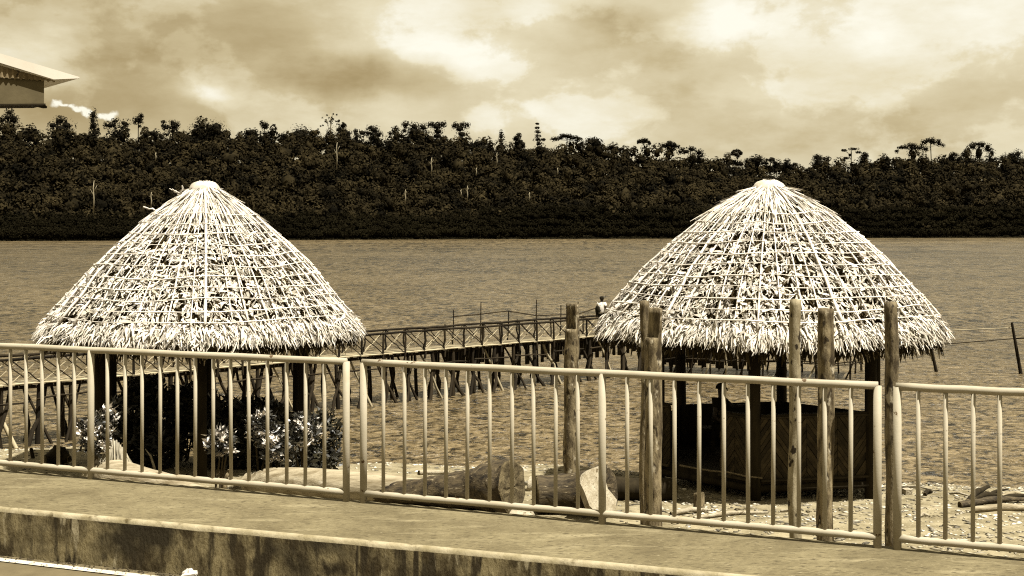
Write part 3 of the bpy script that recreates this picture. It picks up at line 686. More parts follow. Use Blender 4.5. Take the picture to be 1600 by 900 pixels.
# ---- walls and floor of the right hut
th, rf, P, gz = HR
FZ = 1.24
q = MB(); q.prism([(x, y, FZ - .12) for (x, y) in P][::-1], (0, 0, .12)); part('floor', q, m_dark, th)
for k in range(6):
    (x0, y0), (x1, y1) = P[k], P[(k + 1) % 6]; q = MB(); q.tube([(x0, y0, FZ - .19), (x1, y1, FZ - .19)], .075, 8); part('floor_beam', q, m_dark, th, True)
def wall(P0, P1, u0, u1, lit=True):
    """woven panel between two posts; u0..u1 fraction of the side"""
    P0 = Vector((*P0, 0)); P1 = Vector((*P1, 0)); d = (P1 - P0); Lh = d.length; d.normalize(); nrm = Vector((d.y, -d.x, 0))
    c = Vector((5.04, 24.9, 0)); mid_ = (P0 + P1) / 2
    if (mid_ - c).dot(nrm) < 0: nrm = -nrm
    za, zb = FZ - .02, 2.33; a0, a1 = u0 * Lh, u1 * Lh
    def pt(u, z, o_): return P0 + d * u + nrm * o_ + Vector((0, 0, z))
    q = MB(); q.prism([pt(a0, za, .0), pt(a1, za, .0), pt(a1, zb, .0), pt(a0, zb, .0)], nrm * -.02); wl = part('wall_panel', q, m_dark, th)
    q = MB(); q.prism([pt(a0, zb + .005, .05), pt(a1, zb + .005, .05), pt(a1, zb + .035, .05), pt(a0, zb + .035, .05)], nrm * -.12); part('wall_top_board', q, m_dark, wl)
    q = MB(); q.tube([pt(a0, za - .02, .06), pt(a1, za - .02, .06)], .028, 6); part('bottom_batten', q, m_weave, wl)
    q = MB(); q.tube([pt(a0, zb - .015, .05), pt(a1, zb - .015, .05)], .022, 6); part('top_batten', q, m_weave, wl)
    colw = .30; ncol = max(1, round((a1 - a0) / colw)); colw = (a1 - a0) / ncol; sw = .125
    for ci in range(ncol):
        ul, ur = a0 + ci * colw + .004, a0 + (ci + 1) * colw - .004; sgn = 1 if ci % 2 == 0 else -1
        slope = sgn * 1.35; dz_ = slope * (ur - ul); zlo = min(za, za - dz_) - .15; nS = int((zb - zlo) / sw) + 3
        for si in range(nS):
            z0 = zlo + si * sw + rnd(-.008, .008); z1 = z0 + sw - .012
            poly = [(ul, z0), (ur, z0 + dz_), (ur, z1 + dz_), (ul, z1)]
            # clip to za..zb
            for lim, keep_hi in ((za, True), (zb, False)):
                outp = []
                for i_ in range(len(poly)):
                    A_, B_ = poly[i_], poly[(i_ + 1) % len(poly)]; ia = (A_[1] >= lim) == keep_hi or A_[1] == lim; ib = (B_[1] >= lim) == keep_hi or B_[1] == lim
                    if ia: outp.append(A_)
                    if ia != ib: f_ = (lim - A_[1]) / (B_[1] - A_[1]); outp.append((A_[0] + (B_[0] - A_[0]) * f_, lim))
                poly = outp
                if len(poly) < 3: break
            if len(poly) < 3: continue
            o0 = .004; o1 = .012 + rnd(0, .014); q = MB()
            q.prism([pt(u, z, o0) for u, z in poly], nrm * o1)
            part('bamboo_strip', q, m_weave, wl)
wall(P[1], P[0], .03, .13); wall(P[1], P[0], .66, .96)       # either side of the doorway
wall(P[0], P[5], .04, .97); wall(P[5], P[4], .05, .97)
def backwall(P0, P1):
    P0 = Vector((*P0, 0)); P1 = Vector((*P1, 0)); q = MB(); d = (P1 - P0).normalized(); nn = Vector((d.y, -d.x, 0)) * .02
    q.prism([P0 + Vector((0, 0, FZ)), P1 + Vector((0, 0, FZ)), P1 + Vector((0, 0, 2.03)), P0 + Vector((0, 0, 2.03))], nn); part('wall_panel', q, m_dark, th)
for k in (1, 2, 3): backwall(P[k], P[(k + 1) % 6])
q = MB(); q.box((5.0, 25.6, 1.68), (1.3, .2, .03)); q.box((4.0, 25.6, 1.45), (.04, .15, .2)); q.box((6.0, 25.6, 1.45), (.04, .15, .2)); part('bench', q, m_dark, th)
stick('thin_pole', U(1062, 727, 22.9), U(1192, 747, 22.35), .018, m_post, th)

# ------------------------------------------------------------------ jetty
random.seed(21)
DZ = 1.60; J0 = Vector((-19.5, 27.3, 0)); JD = Vector((.735, .678, 0)).normalized(); J1 = Vector((-13.2, 33.0, 0))
J0 = J1 - JD * 3.2; JW = Vector((-JD.y, JD.x, 0)); WJ = 1.0
JL = 3.2 + 27.5
jt = thing('jetty', 'long dark timber footbridge jetty with crossed railings running out over the water', 'jetty', J0)
def JP(s, wv, z): return J0 + JD * s + JW * wv + Vector((0, 0, z))
q = MB(); q.box((0, 0, 0), (.5, .5, .5)); plank_me = q.mesh('plank'); plank_me.materials.append(m_plank)
rotJ = JD.to_track_quat('X', 'Z').to_matrix().to_4x4()
def plank(c, rot, sx, sy, sz, parent):
    o = bpy.data.objects.new('plank', plank_me); COL.objects.link(o); o.parent = parent
    o.matrix_local = Matrix.Translation(c - ORG[parent]) @ rot @ Matrix.Rotation(rnd(-.03, .03), 4, 'Z') @ Matrix.Diagonal((sx, sy, sz, 1))
npl = int(JL / .155)
for i in range(npl):
    s = (i + .5) * JL / npl
    plank(JP(s, WJ / 2 + rnd(-.04, .04), DZ + rnd(-.006, .006)), rotJ, .14, WJ + rnd(0, .14), .035, jt)
for wv in (.12, WJ - .12):
    q = MB(); q.tube([JP(s * JL / 12, wv, DZ - .085 + rnd(-.012, .012)) for s in range(13)], .055, 7); part('stringer', q, m_jetty, jt, True)
for wv in (-.03,):
    q = MB(); q.tube([JP(s * JL / 24, wv, DZ + .02 + rnd(-.008, .008)) for s in range(25)], .028, 6); part('edge_pole', q, m_jpale, jt, True)
BAY = .86; n_bays = int(JL / BAY); RHJ = .70
for side, wv in ((0, -.02), (1, WJ)):
    tops = []
    for i in range(n_bays + 1):
        s = i * BAY; hh = RHJ + rnd(-.02, .05)
        stick('rail_post', JP(s, wv, DZ - .25), JP(s + rnd(-.03, .03), wv, DZ + hh), .042 - .008 * side, m_jetty, jt); tops.append(JP(s, wv, DZ + RHJ - .02 + rnd(-.015, .015)))
        if i < n_bays:
            stick('brace', JP(s + .03, wv - .03, DZ + RHJ - .04), JP(s + BAY - .03, wv - .03, DZ + .03), .019, m_jetty, jt)
            stick('brace', JP(s + .03, wv + .03, DZ + .03), JP(s + BAY - .03, wv + .03, DZ + RHJ - .04), .016, m_jpale, jt)
    for a_ in range(0, len(tops) - 1, 4):
        seg = tops[a_:a_ + 5]
        if len(seg) > 1: q = MB(); q.tube(seg, [.042 - .002 * j for j in range(len(seg))], 6); part('handrail', q, m_jetty, jt, True)
# piles: an upright pair and two crossed legs to each bent
for i in range(int(JL / .95)):
    s = .4 + i * .95
    zb = -.4
    stick('pile', JP(s + rnd(-.08, .08), .02, zb), JP(s + rnd(-.05, .05), .05, DZ - .03), rnd(.065, .09), m_jetty, jt)
    stick('pile', JP(s + .1, WJ - .1, zb), JP(s + rnd(-.05, .05), WJ - .1, DZ - .03), rnd(.06, .08), m_jetty, jt)
    stick('raking_pile', JP(s - .42, -.3 + rnd(-.1, .1), zb), JP(s + .28, .2, DZ - .12), rnd(.045, .07), m_jetty, jt)
    stick('raking_pile', JP(s + .45, -.25 + rnd(-.1, .1), zb), JP(s - .28, .25, DZ - .12), rnd(.042, .065), m_jpale if i % 3 == 0 else m_jetty, jt)
    if i % 2: stick('raking_pile', JP(s + .5, WJ + .2, zb), JP(s - .3, WJ - .25, DZ - .12), rnd(.04, .06), m_jetty, jt)
    if i % 2 == 0: stick('cross_pole', JP(s - .1, -.15, DZ - .40), JP(s + 1.5, -.1, DZ - .38 + rnd(-.1, .1)), .03, m_jetty, jt)
# dark boards added to blacken the gap under the deck, middle outwards
s0 = (Vector((-2.2, 43.3, 0)) - J0).dot(JD)
q0 = MB(); q0.box((0, 0, 0), (.5, .5, .5)); fb_me = q0.mesh('dark_fill_board'); fb_me.materials.append(m_dark)
s = s0
while s < JL - .2:
    wv_ = rnd(.14, .22); o = bpy.data.objects.new('dark_fill_board', fb_me); COL.objects.link(o); o.parent = jt
    hh = rnd(.50, .8)
    if random.random() < .3: bpy.data.objects.remove(o); s += wv_; continue
    o.matrix_local = Matrix.Translation(JP(s, .62 + rnd(-.02, .02), DZ - .12 - hh / 2) - ORG[jt]) @ rotJ @ Matrix.Diagonal((wv_ - .01, .03, hh, 1)); s += wv_
# taller poles with a hand line on the far side
tall = [(709, 484), (752, 472), (795, 486), (839, 468), (877, 477), (904, 472)]
lp = []
for (px, py) in tall:
    k = (px - 800) / FPX; s = (k * (J0.y + JW.y * WJ) - (J0.x + JW.x * WJ)) / (JD.x - k * JD.y); Pp = JP(s, WJ + .04, 0); Zz = Pp.y
    zt = HC - (py - HOR) / FPX * Zz; stick('tall_pole', JP(s, WJ + .04, DZ - .2), JP(s + .02, WJ + .04, zt), .026, m_jetty, jt)
    lp.append((s, Zz))
ly = [495, 491, 486, 493, 492, 491]
q = MB(); pts_ = [JP(s, WJ + .06, HC - (ly[i] - HOR) / FPX * Zz) for i, (s, Zz) in enumerate(lp)]
sE = JL - 4; pts_.append(JP(sE, WJ + .06, DZ + 1.0)); q.tube(pts_, .022, 5); part('hand_line', q, m_jetty, jt, True)

# pier head: a wider platform set across the end of the jetty, behind the right hut
HA, HB = Vector((5.6, 50.3, 0)), Vector((13.1, 47.8, 0)); HD = (HB - HA).normalized(); HW = Vector((-HD.y, HD.x, 0)); HL_ = (HB - HA).length
ph = thing('pier_head', 'dark timber platform ending the jetty, seen between the posts of the right hut', 'pier', HA)
def HP(s, wv, z): return HA + HD * s + HW * wv + Vector((0, 0, z))
rotH = HD.to_track_quat('X', 'Z').to_matrix().to_4x4()
for i in range(int(HL_ / .2)):
    plank(HP((i + .5) * .2, 1.1, DZ + rnd(-.01, .01)), rotH, .18, 2.2, .04, ph)
for wv in (.1, 2.1):
    q = MB(); q.tube([HP(0, wv, DZ - .1), HP(HL_, wv, DZ - .1)], .06, 7); part('stringer', q, m_jetty, ph, True)
for i in range(12):
    s = .2 + i * .66
    for wv in (.05, 2.1):
        stick('pile', HP(s + rnd(-.1, .1), wv, -.4), HP(s, wv, DZ - .05), rnd(.035, .05), m_jpale if (i * 3 + (wv > 1)) % 4 == 0 else m_jetty, ph)
    stick('raking_pile', HP(s - .4, rnd(-.2, .6), -.4), HP(s + .5, .5, DZ - .1), rnd(.03, .04), m_jetty if i % 3 else m_jpale, ph)
    stick('cross_pole', HP(s, -.02, .55 + rnd(-.1, .15)), HP(min(s + 1.3, HL_), -.02, .6 + rnd(-.1, .2)), .025, m_jetty, ph)
s = 0
while s < HL_ - 3.6:  # dark boards added again for the black underside of the platform
    wv_ = rnd(.14, .22); o = bpy.data.objects.new('dark_fill_board', fb_me); COL.objects.link(o); o.parent = ph
    hh = rnd(1.15, 1.4); o.matrix_local = Matrix.Translation(HP(s, .9, DZ - .1 - hh / 2) - ORG[ph]) @ rotH @ Matrix.Diagonal((wv_ - .012, .03, hh, 1)); s += wv_

# stakes standing in the water to the right, joined by two thin poles
sf = thing('stake_fence', 'thin leaning stakes in the water joined by two thin poles, right of the right hut', 'fence', G(1595, 583))
stick('stake', G(1595, 584), U(1581, 504, G(1595, 584).y), .075, m_jetty, sf, 0); stick('stake', G(1463, 581), U(1450, 520, G(1463, 581).y), .07, m_jetty, sf, 0)
stick('stake', G(1346, 579), U(1344, 530, G(1346, 579).y), .045, m_jetty, sf, 0); stick('stake', G(1708, 588), U(1694, 500, 48), .07, m_jetty, sf, 0)
stick('line_pole', U(1344, 522, 49.6), U(1584, 512, 50), .022, m_jpale, sf, 0); stick('line_pole', U(1344, 548, 49.6), U(1586, 529, 50), .026, m_jetty, sf, 0)
stick('line_pole', U(1584, 512, 50), U(1700, 510, 48), .022, m_jpale, sf, 0); stick('line_pole', U(1586, 529, 50), U(1700, 524, 48), .026, m_jetty, sf, 0)

# ------------------------------------------------------------------ logs and driftwood on the beach
def log(name, pts, rad, m, label, cat='log', seed=0, n_=22, rough=.12, endL=None, endR=None, mend=None, sub=5, group=None):
    pts = [Vector(p_) for p_ in pts]; P_, R__ = [], []
    for i in range(len(pts) - 1):
        for j in range(sub): u = j / sub; P_.append(pts[i].lerp(pts[i + 1], u)); R__.append(rad[i] + (rad[i + 1] - rad[i]) * (u * u * (3 - 2 * u)))
    P_.append(pts[-1]); R__.append(rad[-1]); base = P_[len(P_) // 2].copy(); base.z = beach_z(base.x, base.y)
    q = MB(); rf_ = lambda i, k: 1 + rough * mnoise.noise(Vector((math.cos(k / n_ * 6.283) * 1.3 + seed, math.sin(k / n_ * 6.283) * 1.3, i * .35))) + rough * .5 * mnoise.noise(Vector((math.cos(k / n_ * 6.283) * 4 + seed, math.sin(k / n_ * 6.283) * 4, i * .9)))
    q.tube(P_, R__, n_, cap=False, rfun=rf_); th_ = thing(name, label, cat, base, group); nv = len(q.v)
    ends = []
    for which, st_ in ((0, 0), (1, (len(P_) - 1) * n_)):
        ring = [q.v[st_ + k].copy() for k in range(n_)]; c = sum(ring, Vector()) / n_
        ax = (P_[0] - P_[1]).normalized() if which == 0 else (P_[-1] - P_[-2]).normalized(); e_ = MB(); lay = [ring]
        for (f_, dd) in ((.93, .012), (.7, .01), (.4, -.012), (.12, .0)):
            lay.append([c + (v_ - c) * f_ + ax * (dd + .03 * mnoise.noise(v_ * 6 + Vector((seed, f_ * 3, 0)))) for v_ in ring])
        for ly_ in lay: e_.v += ly_
        for i in range(len(lay) - 1):
            for k in range(n_): k2 = (k + 1) % n_; fc_ = [i * n_ + k, i * n_ + k2, (i + 1) * n_ + k2, (i + 1) * n_ + k]; e_.f.append(fc_ if which else fc_[::-1])
        e_.f.append([(len(lay) - 1) * n_ + k for k in range(n_)][::(1 if which else -1)]); ends.append(e_)
    part('trunk', q, m, th_, True); 
    for e_, mm_ in zip(ends, (endL or m_endgrain, endR or m_endgrain)): part('cut_end', e_, mm_, th_, False)
    return th_
def gp(px, ybot, r_):     # centre of a log of radius r_ whose ground contact is seen at (px, ybot)
    z = .85
    for _ in range(8): P_ = G(px, ybot, z); z = beach_z(P_.x, P_.y)
    return P_ + Vector((0, 0, r_ * .9))
log('driftwood_log', [gp(386, 772, .2), gp(425, 776, .27), gp(520, 780, .28), gp(640, 786, .25), gp(700, 792, .2)], [.19, .27, .285, .24, .18], m_drift,
    'pale driftwood log lying in front of the shrubs of the left hut', seed=2, endL=m_drift)
log('fallen_trunk', [gp(560, 782, .16), gp(640, 788, .22), gp(730, 795, .34), gp(772, 799, .44), gp(800, 801, .47)], [.15, .21, .33, .43, .46], m_trunk_dk,
    'dark fallen trunk widening to a broken root end in the middle of the beach', seed=7, rough=.2)
log('fallen_trunk', [gp(838, 800, .33), gp(880, 800, .34), gp(925, 801, .40), gp(944, 803, .43)], [.32, .34, .37, .42], m_trunk_dk,
    'short trunk with a pale sawn end, just right of the broken root end', seed=12, rough=.12, endR=m_trunk_dk)
fb = G(935, 800, .9); th_ = [o_ for o_ in COL.objects if o_.get('label', '').startswith('short trunk with a pale')][0]; Zs = 20.6
q = MB(); n_s = Vector((.72, -.55, .42)).normalized(); o_s = U(905, 760, Zs)
def onplane(a_, b_):
    d_ = U(a_, b_, 1.0) - Vector((0, 0, HC)); return Vector((0, 0, HC)) + d_ * ((o_s - Vector((0, 0, HC))).dot(n_s) / d_.dot(n_s))
q.prism([onplane(a_, b_) for a_, b_ in ((907, 756), (911, 745), (917, 737), (924, 732), (936, 728), (943, 742), (950, 764), (958, 773), (964, 781), (962, 797), (948, 801), (930, 799), (921, 790), (913, 768))][::-1], n_s * -.10); part('root_flare', q, m_palecut, th_)
log('charred_log', [gp(950, 779, .2), gp(1000, 780, .2), gp(1056, 781, .2)], [.2, .2, .19], m_dark, 'black low log between the pale sawn trunk and the right hut', seed=15)
log('driftwood_log', [gp(138, 762, .22), gp(180, 765, .28), gp(250, 772, .2), gp(325, 779, .1)], [.19, .285, .22, .10], m_drift,
    'pale tapering driftwood log at the left hut, beside the white flax', seed=19, endL=m_drift)
log('driftwood_slab', [gp(828, 766, .1), gp(868, 768, .1)], [.16, .12], m_palecut, 'short white driftwood piece behind the sawn trunk', 'driftwood', seed=25, endL=m_palecut, endR=m_palecut)
log('driftwood_pole', [gp(655, 742, .05), gp(700, 741, .05)], [.05, .045], m_palecut, 'thin white pole at the waterline left of the broken root end', 'driftwood', seed=27, n_=8)
log('tree_stump', [gp(1092, 799, 0) - Vector((0, 0, .1)), gp(1092, 799, 0) + Vector((0, 0, .3))], [.10, .09], m_post, 'little sawn stump in the sand before the doorway of the right hut', 'stump', seed=28, n_=12)
log('root_stump', [gp(70, 728, .12), gp(92, 726, .2), gp(108, 728, .14)], [.09, .19, .08], m_dark, 'black lumpy root stump on the shore at the far left', 'stump', seed=33, rough=.5, n_=14)
log('short_stake', [gp(53, 716, 0) - Vector((0, 0, .1)), gp(51, 716, 0) + Vector((-.03, 0, .2))], [.045, .04], m_dark, 'stubby black stake in the shore left of the root stump', 'stake', seed=34, n_=8)
dw = [((1512, 788), (1545, 772), .07, m_dark, 'forked black branch rising from the driftwood at the right edge'),
      ((1500, 793), (1610, 784), .075, m_trunk_dk, 'long dark driftwood trunk at the right edge of the beach'),
      ((1520, 801), (1620, 799), .075, m_palecut, 'bleached driftwood log nearest the railing at the right edge'),
      ((1522, 783), (1560, 776), .06, m_dark, 'black knotted wood lump under the forked black branch'),
      ((1548, 787), (1612, 781), .055, m_dark, 'black tangle of roots on top of the long dark driftwood'),
      ((1536, 781), (1575, 770), .035, m_dark, 'thin black roots sticking up right of the forked black branch'),
      ((1480, 772), (1520, 778), .018, m_palecut, 'thin pale twig between the railing bars left of the driftwood pile'),
      ((1220, 800), (1262, 806), .022, m_palecut, 'short pale stick at the foot of the peeling post'),
      ((1565, 778), (1604, 774), .05, m_palecut, 'thin bleached branch behind the dark driftwood at the right edge'),
      ((1410, 762), (1462, 768), .02, m_palecut, 'thin bleached stick on the beach beside the right hut'),
      ((1445, 775), (1456, 771), .035, m_dark, 'small black wood chunk on the beach right of the hut'),
      ((1436, 809), (1452, 808), .025, m_palecut, 'small bleached chip lying mid beach in front of the right railing panel'),
      ((1085, 812), (1200, 803), .03, m_palecut, 'long pale stick on the sand before the woven wall'),
      ((1050, 806), (1110, 800), .04, m_palecut, 'pale flat driftwood beside the little stump')]
for (a_, b_, r_, m, lb) in dw:
    if a_[0] > 1495: r_ *= .72; m = m_drift if m is m_palecut else m
    pa, pb = gp(*a_, r_), gp(*b_, r_)
    if 'rising' in lb: pb.z += .10
    if 'roots' in lb: pb.z += .05
    mid_ = (pa + pb) / 2 + Vector((0, .05, .03))
    log('driftwood', [pa, mid_, pb], [r_, r_ * 1.1, r_ * .6], m, lb, 'driftwood', seed=int(a_[0]), n_=10, rough=.3)
P_ = gp(1417, 773, 0)
q = MB(); q.box(P_ + Vector((0, 0, .05)), (.07, .07, .06), Matrix.Rotation(.3, 3, 'Z') @ Matrix.Rotation(.1, 3, 'X')); solo('concrete_block', q, m_palecut, 'small pale concrete block on the beach at the corner of the right hut', 'block', loc=P_)
P_ = G(808, 803, .93)
q = MB(); base_ = [(-.26, .1, 0), (.2, .14, 0), (.30, -.12, 0), (-.22, -.16, 0), (-.02, .02, .12), (.2, .0, .17)]
q.v = [P_ + Vector(v_) for v_ in base_]; q.f = [[0, 1, 5, 4], [1, 2, 5], [2, 3, 4, 5], [3, 0, 4], [0, 3, 2, 1]]
solo('rock', q, m_palecut, 'pale flat rock just beyond the walkway edge under the fallen trunk', 'rock', loc=P_)
# litter of chips, shells and twigs on the sand
pts = []
while len(pts) < 13000:
    X, Y = rnd(-14, 16), rnd(14, 31)
    d = shore_d(X, Y)
    if d < .05: continue
    if random.random() > (.9 if X > 2 else .35): continue
    pts.append((X, Y, beach_z(X, Y) + .004))
o = chips('beach_litter', pts, .008, .05, m_pebble, .45, 2.8); o['label'] = 'shells, wood chips and coral rubble scattered over the sand'; o['category'] = 'rubble'
# crumpled paper at the kerb foot
tt, nn = plane_n(316, 893, ZR); P_ = F(tt, curb_n(tt) + .065, ZR + .006)
q = MB(); random.seed(5); n_ = 9
for i in range(5):
    for k in range(n_):
        an = k / n_ * 6.283; rr = (.035, .05, .045, .03, .012)[i] * rnd(.6, 1.35) * 1.15
        q.v.append(P_ + Vector((math.cos(an) * rr * 1.2, math.sin(an) * rr * .8, (.0, .018, .034, .045, .052)[i] * rnd(.7, 1.2))))
for i in range(4):
    for k in range(n_): k2 = (k + 1) % n_; q.f.append([i * n_ + k, i * n_ + k2, (i + 1) * n_ + k2, (i + 1) * n_ + k])
q.f.append([4 * n_ + k for k in range(n_)])
solo('crumpled_paper', q, m_paper, 'crumpled white paper litter at the foot of the kerb', 'litter', loc=P_)

# ------------------------------------------------------------------ shrubs round the left hut
def leaf_cloud(centers, n_, lsize, seed, up=.3, thin=.38):
    g = np.random.default_rng(seed); C = []
    for (c, r_, w_) in centers:
        k = int(n_ * w_); d = g.normal(size=(k, 3)); d /= np.linalg.norm(d, axis=1)[:, None]; rr = g.uniform(.35, 1.0, k) ** .5
        C.append(np.array(c) + d * np.array(r_) * rr[:, None])
    C = np.concatenate(C); k = len(C); ax = g.normal(size=(k, 3)); ax[:, 2] = ax[:, 2] * .6 + up; ax /= np.linalg.norm(ax, axis=1)[:, None]
    rnd_ = g.normal(size=(k, 3)); sd = np.cross(ax, rnd_); sd /= np.linalg.norm(sd, axis=1)[:, None]; nn = np.cross(sd, ax)
    ln = g.uniform(.6, 1.2, k)[:, None] * lsize; w2 = ln * thin
    a0 = C; a1 = C + ax * ln * .5 + nn * ln * .06; a2 = C + ax * ln - nn * ln * .10
    V = np.stack([a0 - sd * w2 * .12, a0 + sd * w2 * .12, a1 - sd * w2 * .5, a1 + sd * w2 * .5, a2 - sd * w2 * .06, a2 + sd * w2 * .06], 1).reshape(-1, 3)
    b = (np.arange(k) * 6)[:, None]; Fq = np.concatenate([b + np.array([[0, 1, 3, 2]]), b + np.array([[2, 3, 5, 4]])], 0)
    return V, Fq
def shrub(label, blobs, n_, lsize, seed, m=m_leafL, name='shrub', thin=.38):
    """blobs: (px, py_center, Z, radius_px_x, radius_px_y, depth m, weight)"""
    cs = []; 
    for (px, py, Z, rx, ry, dp, w_) in blobs:
        c = U(px, py, Z); s_ = Z / FPX; cs.append((tuple(c), (rx * s_, dp, ry * s_), w_))
    b0 = Vector(cs[0][0]); base = Vector((b0.x, b0.y, beach_z(b0.x, b0.y))); th_ = thing(name, label, 'shrub', base, 'leafy shrubs under and around the left hut')
    V, Fq = leaf_cloud(cs, n_, lsize, seed, thin=thin); part('foliage', np_mesh('foliage', V, Fq), m, th_)
    random.seed(seed)
    for c, r_, w_ in cs:
        for _ in range(4):
            stick('stem', (c[0] + rnd(-.15, .15), c[1] + rnd(-.1, .1), beach_z(c[0], c[1]) - .05), (c[0] + rnd(-.7, .7) * r_[0], c[1], c[2] + rnd(-.1, .5) * r_[2]), .02, m_stem, th_)
    return th_
shrub('dark shrub with leaves painted sunlit at the left post of the left hut', [(148, 682, 23.5, 24, 34, .3, 1), (168, 660, 23.9, 16, 26, .3, .5)], 520, .14, 41, m_leafS)
shrub('tall dark shrub deep under the left hut, behind its left and middle posts', [(205, 650, 27, 36, 40, .7, 1), (232, 615, 27.4, 26, 28, .5, .6), (262, 660, 27, 32, 50, .7, 1), (200, 700, 26.4, 40, 36, .6, .8), (290, 640, 27.2, 30, 40, .6, .8), (320, 660, 27.2, 30, 46, .6, .8), (250, 705, 26.2, 40, 30, .6, .8), (215, 612, 27.6, 18, 18, .3, .2)], 900, .2, 42)
shrub('dark shrub filling the space between the middle and right posts of the left hut', [(345, 665, 27, 34, 42, .7, 1), (390, 672, 27, 36, 44, .7, 1), (430, 675, 27, 34, 42, .7, 1), (360, 705, 26.4, 44, 36, .7, 1), (440, 705, 26.4, 46, 34, .7, 1), (400, 640, 27.6, 44, 18, .5, .5)], 900, .2, 43)
shrub('low shrub with leaves painted as if shining just right of the middle post of the left hut', [(345, 692, 23.2, 22, 22, .3, 1)], 620, .14, 44, m_leafS)
shrub('bushy shrub with many leaves painted as if shining in front of the right post of the left hut', [(412, 668, 23.4, 24, 26, .3, 1), (432, 700, 23.2, 28, 24, .3, 1), (475, 672, 23.5, 24, 28, .3, 1)], 620, .14, 45, m_leafS)
shrub('dark round shrub at the right edge of the left hut, by the pale driftwood log', [(503, 685, 25.5, 30, 46, .5, 1), (500, 722, 25.2, 30, 24, .5, .6), (470, 720, 25, 36, 24, .4, .6)], 850, .16, 46)
# white flax clump
fb = gp(180, 758, 0); th_ = thing('flax_plant', 'bleached strappy plant hanging like white hair behind the tapering driftwood log', 'plant', fb)
q = MB(); random.seed(8)
for i in range(90):
    x0 = rnd(-.36, .36); h_ = .86 * (1 - abs(x0) * .9) + rnd(-.1, .08); x1 = x0 * 1.5 + rnd(-.05, .05); dy = rnd(-.22, .05)
    rows = []
    for j in range(5): u = j / 4; p_ = fb + Vector((x0 * .6 + (x1 - x0 * .6) * u, dy * u - .1 + rnd(-.01, .01), h_ * (1 - u) + .05 * math.sin(u * 3.1))); w_ = rnd(.008, .02); rows.append((p_ - Vector((w_, 0, 0)), p_ + Vector((w_, .004, 0))))
    q.quadstrip(rows)
part('foliage', q, m_leafP, th_)
fb = gp(243, 752, 0); q = MB()
q.tube([fb, fb + Vector((-.02, 0, .25)), fb + Vector((-.09, 0, .48)), fb + Vector((-.2, 0, .62))], [.02, .024, .02, .006], 6)
solo('palm_rib', q, m_palecut, 'curved white palm rib standing among the shrubs right of the bleached plant', 'palm rib', smooth=True, loc=fb)
fb = gp(350, 770, 0); q = MB(); q.tube([fb, fb + Vector((0, 0, .2)), fb + Vector((-.1, 0, .42))], [.07, .06, .03], 8); q.tube([fb + Vector((0, 0, .18)), fb + Vector((.09, 0, .42))], [.05, .03], 8)
solo('forked_stump', q, m_post, 'small forked stump beside the middle post of the left hut', 'stump', smooth=True, loc=fb)

# ------------------------------------------------------------------ roof corner of the building at the left
BU = Vector((.8, .6, 0)); BV = Vector((-.6, .8, 0)); tip = U(125, 121, 16.0)
def BPt(u, v_, z): return tip + BU * u + BV * v_ + Vector((0, 0, z))
bo = Vector((tip.x - 3.5, tip.y - 1, .9)); bl = thing('building', 'metal roofed building whose white roof corner juts in at the upper left', 'building', bo); ORG[bl] = bo
sl_ = lambda px: U(px, 83 + (121 - 83) * px / 125., 16)     # roofline in the picture
def BX(px, py):     # point in the face plane (through tip, direction BU) seen at px,py
    k = (px - 800) / FPX; u = (k * tip.y - tip.x) / (BU.x - k * BU.y); P_ = tip + BU * u
    return Vector((P_.x, P_.y, HC - (py - HOR) / FPX * P_.y))
LX = -330
def onl(x0, y0, x1, y1, x): return y0 + (y1 - y0) * (x - x0) / (x1 - x0)
yl = onl(0, 83, 125, 120, LX); yl2 = onl(0, 98, 78, 122, LX)
q = MB(); q.prism([BX(LX, yl), BX(125, 120.5), BX(122, 122.5), BX(84, 124), BX(0, 98), BX(LX, yl2)], BV * .03); part('barge_board', q, m_white, bl)
q = MB(); q.prism([BX(LX, yl) + BV * .03, BX(125, 120.5) + BV * .03, BX(125, 122) + BV * .03, BX(LX, yl + 3) + BV * .03], BV * 6); part('roof', q, m_white, bl)
q = MB()   # corrugated under-sheet with a ragged wavy edge
rows = []
for i in range(101):
    px = 88 - i * 1.5; y0 = onl(0, 101, 84, 124.5, px); y1 = onl(0, 120, 84, 126.5, px) + .9 * math.sin(i * 1.1) + (1.2 if i % 7 == 0 else 0)
    o_ = BV * (.05 + .012 * math.sin(i * 1.1)); rows.append((BX(px, y0) + o_, BX(px, max(y1, y0 + .3)) + o_))
q.quadstrip(rows); part('corrugated_sheet', q, m_rust, bl)
q = MB(); q.prism([BX(72, 124), BX(72, 161), BX(LX, 164), BX(LX, 100)], BV * .5)
q.v = [v_ + BV * .08 for v_ in q.v]; part('fascia_box', q, m_boxb, bl)
q = MB(); q.prism([BX(74, 161), BX(74, 163.5), BX(LX, 166.5), BX(LX, 164)], BV * .5); q.v = [v_ + BV * .07 for v_ in q.v]; part('trim_board', q, m_dark, bl)
q = MB(); q.tube([BX(70, 160) + BV * .3, BX(80, 163) + BV * .3, BX(85, 165) + BV * .3], [.035, .03, .012], 8); part('gutter_spout', q, m_dark, bl)
q = MB(); wz = BX(-140, 164).z
for (u, v_) in ((-2.4, .4), (-2.4, 5.4), (-5.8, .4)):
    c = tip + BU * u + BV * v_; q = MB(); q.box((c.x, c.y, (wz + .5) / 2), (.1, .1, (wz - .5) / 2)); part('column', q, m_boxb, bl)
c = tip + BU * -4.8 + BV * 3.0
q = MB(); rotb = BU.to_track_quat('X', 'Z').to_matrix(); q.box((c.x, c.y, (wz + .4) / 2), (1.3, 2.2, (wz - .4) / 2), rotb); part('wall', q, m_boxb, bl)

